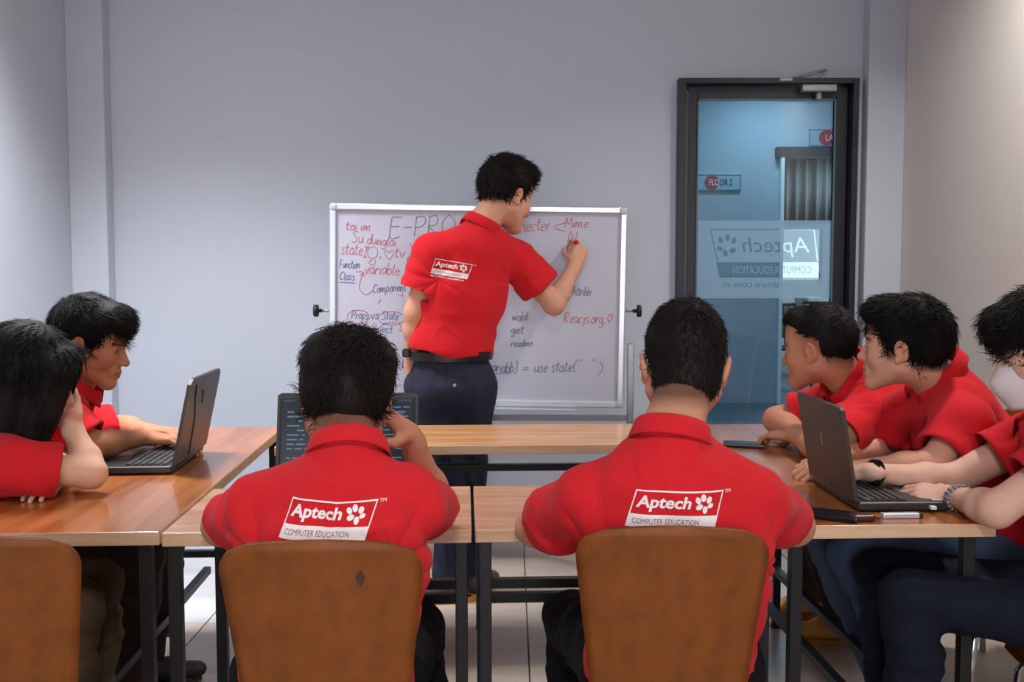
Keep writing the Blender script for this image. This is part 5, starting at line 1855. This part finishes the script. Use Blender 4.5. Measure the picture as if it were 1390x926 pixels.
# ---------------------------------------------------------------- young man at the left laptop
o2 = P(121, 468, 2.93)
n2 = P(90, 518, 2.93)
pv2 = A([-1.52, 2.95, 0.52])
w2 = A([-1.46, 2.94, 0.72])
person('young man in a red polo looking down at the left laptop', (o2, -84, -14, 0, 1.03), n2, w2, pv2,
       (P(80, 578, 3.08), P(84, 574, 2.78)), (A([-1.26, 3.2, 0.80]), P(124, 606, 2.78)), (A([-1.15, 3.1, 0.81]), P(199, 594, 2.97)),
       ((A([1, -0.2, 0]), UP, 0.3, 0.4), (A([1, 0.05, -0.08]), UP, 0.3, 0.3)),
       ((pv2 + A([0.03, 0.09, 0.01]), A([-1.08, 3.08, 0.52]), A([-1.15, 3.06, 0.1])), (pv2 + A([0.03, -0.09, 0.01]), A([-1.06, 2.80, 0.50]), A([-1.14, 2.82, 0.1]))),
       dict(seed=21, thick=(0.008, 0.011, 0.020), locks=4500, len=0.034, lift=0.12, mess=0.012, wide=0.0012, lump=0.002, fade=0.006,
            vol=[((0, 0.055, 0.085), (0.066, 0.055, 0.05))],
            line=[(-0.14, -0.038), (-0.045, -0.036), (-0.034, -0.02), (-0.028, 0.024), (0.008, 0.026), (0.012, -0.006), (0.03, -0.008), (0.036, 0.018), (0.05, 0.036), (0.075, 0.04), (0.09, 0.03), (0.14, 0.03)]),
       (182, 122, 92), (44, 34, 30), sleeve=0.8, collar_lift=0.018, collar_r=(0.066, 0.074))

# ---------------------------------------------------------------- long-haired woman at the left
o1 = P(38, 512, 2.50)
n1 = P(6, 590, 2.50)
pv1 = A([-1.50, 2.48, 0.52])
w1 = A([-1.43, 2.48, 0.70])
person('woman with long black hair in a red polo, elbow on the left table', (o1, -74, -20, 8, 1.0), n1, w1, pv1,
       (P(10, 634, 2.68), P(14, 631, 2.38)), (A([-1.30, 2.82, 0.79]), P(124, 643, 2.46)), (A([-1.165, 2.535, 0.782]), P(97, 578, 2.54)),
       ((A([0.1, -1, -0.03]), UP, 0.15, 0.3), (A([-0.35, 0.35, 0.9]), A([0.5, -0.8, 0.2]), 0.5, 0.5)),
       ((pv1 + A([0.03, 0.08, 0.01]), A([-1.04, 2.46, 0.52]), A([-1.08, 2.47, 0.1])), (pv1 + A([0.03, -0.08, 0.01]), A([-1.02, 2.29, 0.52]), A([-1.08, 2.30, 0.1]))),
       dict(seed=11, thick=(0.019, 0.014, 0.016), locks=4200, len=0.05, lift=0.0, mess=0.006, wide=0.0011, lump=0.0012, long=True, straight=True, comb=(0, 0, -0.25), crown=(0, -0.02, 0.13), fade=0.001, fade_a=0.0,
            line=[(-0.2, -0.235), (0.05, -0.23), (0.085, -0.2), (0.1, -0.14), (0.115, -0.04), (0.13, 0.02), (0.16, 0.06)]),
       (212, 164, 140), (82, 66, 50), build=0.9, sleeve=0.58, sl_r=(0.066, 0.072), jaw=0.9)

# ---------------------------------------------------------------- crew-cut man on the right, far
o6 = P(1113, 476, 3.06)
n6 = P(1154, 508, 3.07)
pv6 = A([1.38, 3.16, 0.52])
w6 = A([1.30, 3.13, 0.70])
person('crew-cut man in a red polo with folded arms near the door', (o6, 50, -4, 0, 1.05), n6, w6, pv6,
       (P(1176, 566, 2.96), P(1122, 552, 3.25)), (A([0.90, 2.84, 0.797]), P(1054, 570, 3.32)), (P(1078, 592, 3.06), A([0.93, 3.08, 0.79])),
       ((A([-0.6, 0.75, -0.05]), UP, 0.5, 0.5), (A([0.4, -0.9, -0.02]), UP, 0.5, 0.5)),
       ((pv6 + A([-0.03, -0.09, 0.01]), A([0.98, 3.12, 0.55]), A([1.16, 3.44, 0.1])), (pv6 + A([-0.03, 0.09, 0.01]), A([1.0, 3.36, 0.55]), A([1.14, 3.70, 0.1]))),
       dict(seed=61, thick=(0.002, 0.004, 0.016), locks=4200, len=0.014, lift=0.25, mess=0.015, wide=0.0009, lump=0.001, comb=(0, 0.05, 0.0), fade=0.035, fade_a=0.7, ragged=0.002,
            vol=[((0, 0.055, 0.095), (0.06, 0.045, 0.035))],
            line=[(-0.14, -0.03), (-0.045, -0.026), (-0.032, 0.005), (-0.028, 0.036), (0.008, 0.045), (0.03, 0.052), (0.05, 0.062), (0.06, 0.082), (0.12, 0.085)]),
       (186, 128, 100), (58, 50, 44), shoe={'c': (186, 130, 62), 'sole': (150, 100, 44), 'dir': [A([-1.0, 0.1, 0]), A([-1.0, 0.1, 0])]}, build=1.06, sleeve=0.66, sl_r=(0.062, 0.070), jaw=1.12, collar_lift=0.022, collar_r=(0.070, 0.078))

# ---------------------------------------------------------------- young man in the middle of the right side
o7 = P(1228, 474, 2.72)
n7 = P(1277, 512, 2.75)
pv7 = A([1.37, 2.74, 0.52])
w7 = A([1.32, 2.74, 0.70])
person('young man with tousled hair in a red polo, hands clasped on the right table', (o7, 58, 2, 0, 1.03), n7, w7, pv7,
       (P(1305, 575, 2.58), P(1222, 562, 2.93)), (P(1268, 632, 2.52), P(1205, 606, 2.95)), (P(1142, 640, 2.60), P(1125, 622, 2.80)),
       ((A([-1, 0.35, 0.05]), A([-0.1, -0.4, 0.9]), (0.7, 0.8, 0.9, 0.9), 0.6), (A([-0.85, -0.5, -0.05]), A([0.1, 0.4, 0.9]), (0.7, 0.8, 0.9, 0.9), 0.6)),
       ((pv7 + A([-0.03, -0.09, 0.01]), A([0.90, 2.56, 0.565]), A([1.12, 2.56, 0.1])), (pv7 + A([-0.03, 0.09, 0.01]), A([0.90, 2.80, 0.57]), A([1.10, 2.84, 0.1]))),
       dict(seed=71, thick=(0.010, 0.012, 0.020), locks=4800, len=0.032, lift=0.24, mess=0.03, wide=0.0013, lump=0.003, fade=0.008,
            vol=[((0, 0.05, 0.095), (0.066, 0.058, 0.045))],
            line=[(-0.14, -0.05), (-0.045, -0.048), (-0.034, -0.03), (-0.028, 0.018), (0.008, 0.020), (0.012, -0.006), (0.03, 0.004), (0.036, 0.026), (0.056, 0.045), (0.075, 0.05), (0.09, 0.04), (0.14, 0.04)]),
       (206, 152, 128), (62, 78, 104), shoe={'c': (190, 136, 64), 'sole': (150, 104, 50)}, sleeve=0.72, sl_r=(0.064, 0.072), collar_open=0.5, collar_lift=0.024, collar_r=(0.068, 0.078))

# ---------------------------------------------------------------- masked person at the right edge
o8 = P(1414, 474, 2.30)
n8 = P(1440, 560, 2.32)
pv8 = A([1.37, 2.22, 0.52])
w8 = A([1.34, 2.23, 0.70])
r8 = person('masked person in a red polo with bracelets at the right edge', (o8, 82, -20, 0, 1.0), n8, w8, pv8,
       (P(1452, 628, 2.13), P(1398, 600, 2.46)), (P(1352, 692, 2.14), P(1290, 652, 2.46)), (P(1296, 674, 2.30), P(1182, 641, 2.44)),
       ((A([-0.75, 0.6, -0.05]), A([-0.1, -0.5, 0.85]), 0.35, 0.4), (A([-0.3, 0.95, -0.1]), UP, 0.3, 0.4)),
       ((pv8 + A([-0.03, -0.08, 0.01]), A([0.90, 2.22, 0.565]), A([0.93, 2.20, 0.1])), (pv8 + A([-0.03, 0.09, 0.01]), A([0.92, 2.42, 0.56]), A([0.96, 2.44, 0.1]))),
       dict(seed=81, thick=(0.013, 0.012, 0.020), locks=4200, len=0.04, lift=0.16, mess=0.025, wide=0.0013, lump=0.003, fade=0.004,
            vol=[((0, 0.055, 0.075), (0.072, 0.05, 0.055))],
            line=[(-0.14, -0.06), (-0.045, -0.056), (-0.034, -0.04), (-0.02, -0.01), (0.012, -0.02), (0.05, -0.005), (0.075, 0.012), (0.09, 0.01), (0.14, 0.01)]),
       (214, 170, 152), (22, 26, 40), sleeve=0.50, sl_r=(0.074, 0.084), build=0.95)

# face mask
root8, info8 = r8[0], r8[4]
o, M, s, org = info8['o'], info8['M'], info8['s'], info8['org']
V, F = [], []
nu, nv = 23, 15
for j in range(nv):
    v = j / (nv - 1)
    for i in range(nu):
        a = R(-74 + 148 * i / (nu - 1))
        z = 0.000 - 0.108 * v
        rx = 0.070 - 0.012 * v
        ry = 0.045 + 0.030 * math.sin(min(1, v * 1.35) * math.pi * 0.62) + 0.0012 * math.sin(v * 40)
        bulge = 0.036 * max(0, math.cos(a)) ** 3 * (1 - abs(v - 0.30) * 1.1)
        z += 0.012 * (1 - math.cos(a)) * (1 if v < 0.3 else -0.2)
        p = np.array([rx * math.sin(a), 0.030 + (ry) * math.cos(a) + bulge, z - 0.004])
        V.append(o + M @ (p * s) - org)
for j in range(nv - 1):
    for i in range(nu - 1):
        b = j * nu + i
        F.append((b, b + nu, b + nu + 1, b + 1))
M_MASK = mat('mask_white', (222, 208, 212), 0.9, bump=(200, 0.1, (1, 1, 1), 0.001))
mk_ = pymesh('face_mask', V, F, M_MASK, root8, True)
md = mk_.modifiers.new('thick', 'SOLIDIFY'); md.thickness = 0.0018; md.offset = 1
for sd in (-1, 1):
    for zz in (-0.012, -0.090):
        pts = [np.array([sd * 0.068, 0.050, zz]), np.array([sd * 0.079, 0.026, zz * 0.6 - 0.006]), np.array([sd * 0.085, -0.012, 0.012 if zz > -0.05 else -0.026])]
        tube('ear_loop', [o + M @ (p * s) - org for p in pts], 0.0022, M_MASK, mk_, 6)

# bracelets


def ring_on(root, org, wr, axis, rad, name, m, bead, n, parent=None, ff=0.85, nrm=UP):
    axis = unit(axis); a1 = unit(np.cross(axis, nrm)); a2 = np.cross(axis, a1)
    V, F = [], []
    for k in range(n):
        a = 2 * math.pi * k / n
        c = wr + a1 * rad * math.cos(a) + a2 * rad * ff * math.sin(a)
        b = len(V)
        for (x, y, z) in ((1, 0, 0), (-1, 0, 0), (0, 1, 0), (0, -1, 0), (0, 0, 1), (0, 0, -1), (.6, .6, .6), (-.6, .6, .6), (.6, -.6, .6), (-.6, -.6, .6), (.6, .6, -.6), (-.6, .6, -.6), (.6, -.6, -.6), (-.6, -.6, -.6)):
            V.append(c + np.array([x, y, z]) * bead - org)
        for f in ((0, 6, 4), (0, 8, 6), (0, 12, 8), (0, 10, 12), (0, 6, 10), (2, 6, 10), (2, 7, 6), (2, 11, 7), (2, 10, 11), (1, 7, 11), (1, 9, 7), (1, 13, 9), (1, 11, 13), (3, 8, 12), (3, 9, 8), (3, 13, 9), (3, 12, 13), (4, 6, 7), (4, 7, 9), (4, 9, 8), (5, 10, 12), (5, 12, 13), (5, 13, 11), (5, 11, 10)):
            F.append(tuple(b + q for q in f))
    return pymesh(name, V, F, m, root, True)


M_BEAD = mat('bead_black', (24, 20, 22), 0.3)
wr = P(1185, 641, 2.44); ax = P(1290, 652, 2.46) - P(1182, 641, 2.44)
for q in range(2):
    ring_on(root8, org, wr + unit(ax) * 0.011 * q, ax, 0.032, 'bead_bracelet', M_BEAD, 0.0062, 22)
wl = P(1300, 676, 2.285); axl = P(1352, 692, 2.14) - P(1296, 674, 2.30)
for q in range(2):
    ring_on(root8, org, wl + unit(axl) * 0.010 * q, axl, 0.032, 'watch_band', M_ALU, 0.0062, 18, nrm=A([-0.1, -0.5, 0.85]))

# belt of the instructor
info5 = tr5[4]
org5 = info5['org']
lat5 = info5['lat']; fw5 = unit(np.cross(UP, lat5))
bz = P(612, 482, 3.83)[2]
bcx = P(612, 482, 3.83)
V, F = [], []
nb_ = 40
for k in range(nb_):
    a = 2 * math.pi * k / nb_
    hl5 = unit(A([0.17, 0.03, 0])); f5 = A([-hl5[1], hl5[0], 0])
    for dr, dz_ in ((0, -0.017), (0, 0.017), (0.004, 0.017), (0.004, -0.017)):
        p = A([bcx[0], bcx[1], bz]) + hl5 * (0.158 + dr) * math.cos(a) + f5 * (0.116 + dr) * math.sin(a) + UP * (dz_ - 0.012 * math.cos(a) * 0)
        V.append(p - org5)
for k in range(nb_):
    j = (k + 1) % nb_
    for e in range(4):
        F.append((k * 4 + e, k * 4 + (e + 1) % 4, j * 4 + (e + 1) % 4, j * 4 + e))
blt = pymesh('belt', V, F, mat('belt_black', (16, 16, 18), 0.4), tr5[3])
pc = P(552, 479, 3.80)
box('belt_pouch', Vector(pc - org5), (0.03, 0.05, 0.032), mat('belt_black', (0, 0, 0)), tr5[3], bevel=0.006)

# marker in the instructor's hand
hp = P(781, 360, 4.04)
m0 = P(783, 329, 4.02); m1 = P(776, 330, 4.128)
t = thing('marker', m0, 0, 'red whiteboard marker held by the instructor', 'marker')
dv = unit(m1 - m0); Lm = float(np.linalg.norm(m1 - m0))
tube('barrel', [dv * 0, dv * (Lm - 0.02)], 0.0085, mat('marker_red', (190, 20, 24), 0.35), t, 12)
tube('nib', [dv * (Lm - 0.022), dv * (Lm - 0.012), dv * (Lm - 0.008), dv * Lm], [0.007, 0.0055, 0.003, 0.0015], M_PLASTIC, t, 10)

# pocket and button on the back of the instructor's trousers
trm = tr5[3].data
bvt = BVHTree.FromPolygons([v.co + Vector(org5) for v in trm.vertices], [tuple(p.vertices) for p in trm.polygons])


def on_trousers(px, py):
    a = P(px, py, 3.3)
    h = bvt.ray_cast(Vector(a), Vector(a - np.array([0, 0, CAM_H])).normalized())
    return None if h[0] is None else np.array(h[0]) - org5 - np.array([0, 0.001, 0])


M_SEAMT = mat('trouser_seam', (34, 36, 48), 0.9)
for nm, ln_ in (('back_pocket', [(600, 509), (615, 511), (632, 513), (647, 514)]), ('side_pocket', [(664, 492), (667, 505), (664, 520), (659, 532)]), ('seat_seam', [(606, 495), (605, 515), (600, 540), (602, 560)])):
    pts = [q for q in (on_trousers(*p) for p in ln_) if q is not None]
    if len(pts) > 1:
        tube(nm, pts, 0.0022, M_SEAMT, tr5[3], 6)
pb = on_trousers(617, 523)
if pb is not None:
    lathe('pocket_button', [(0.0065, 0), (0.0065, 0.003), (0.003, 0.0035)], M_GREY, tr5[3], pb, (R(90), 0, 0), 12)
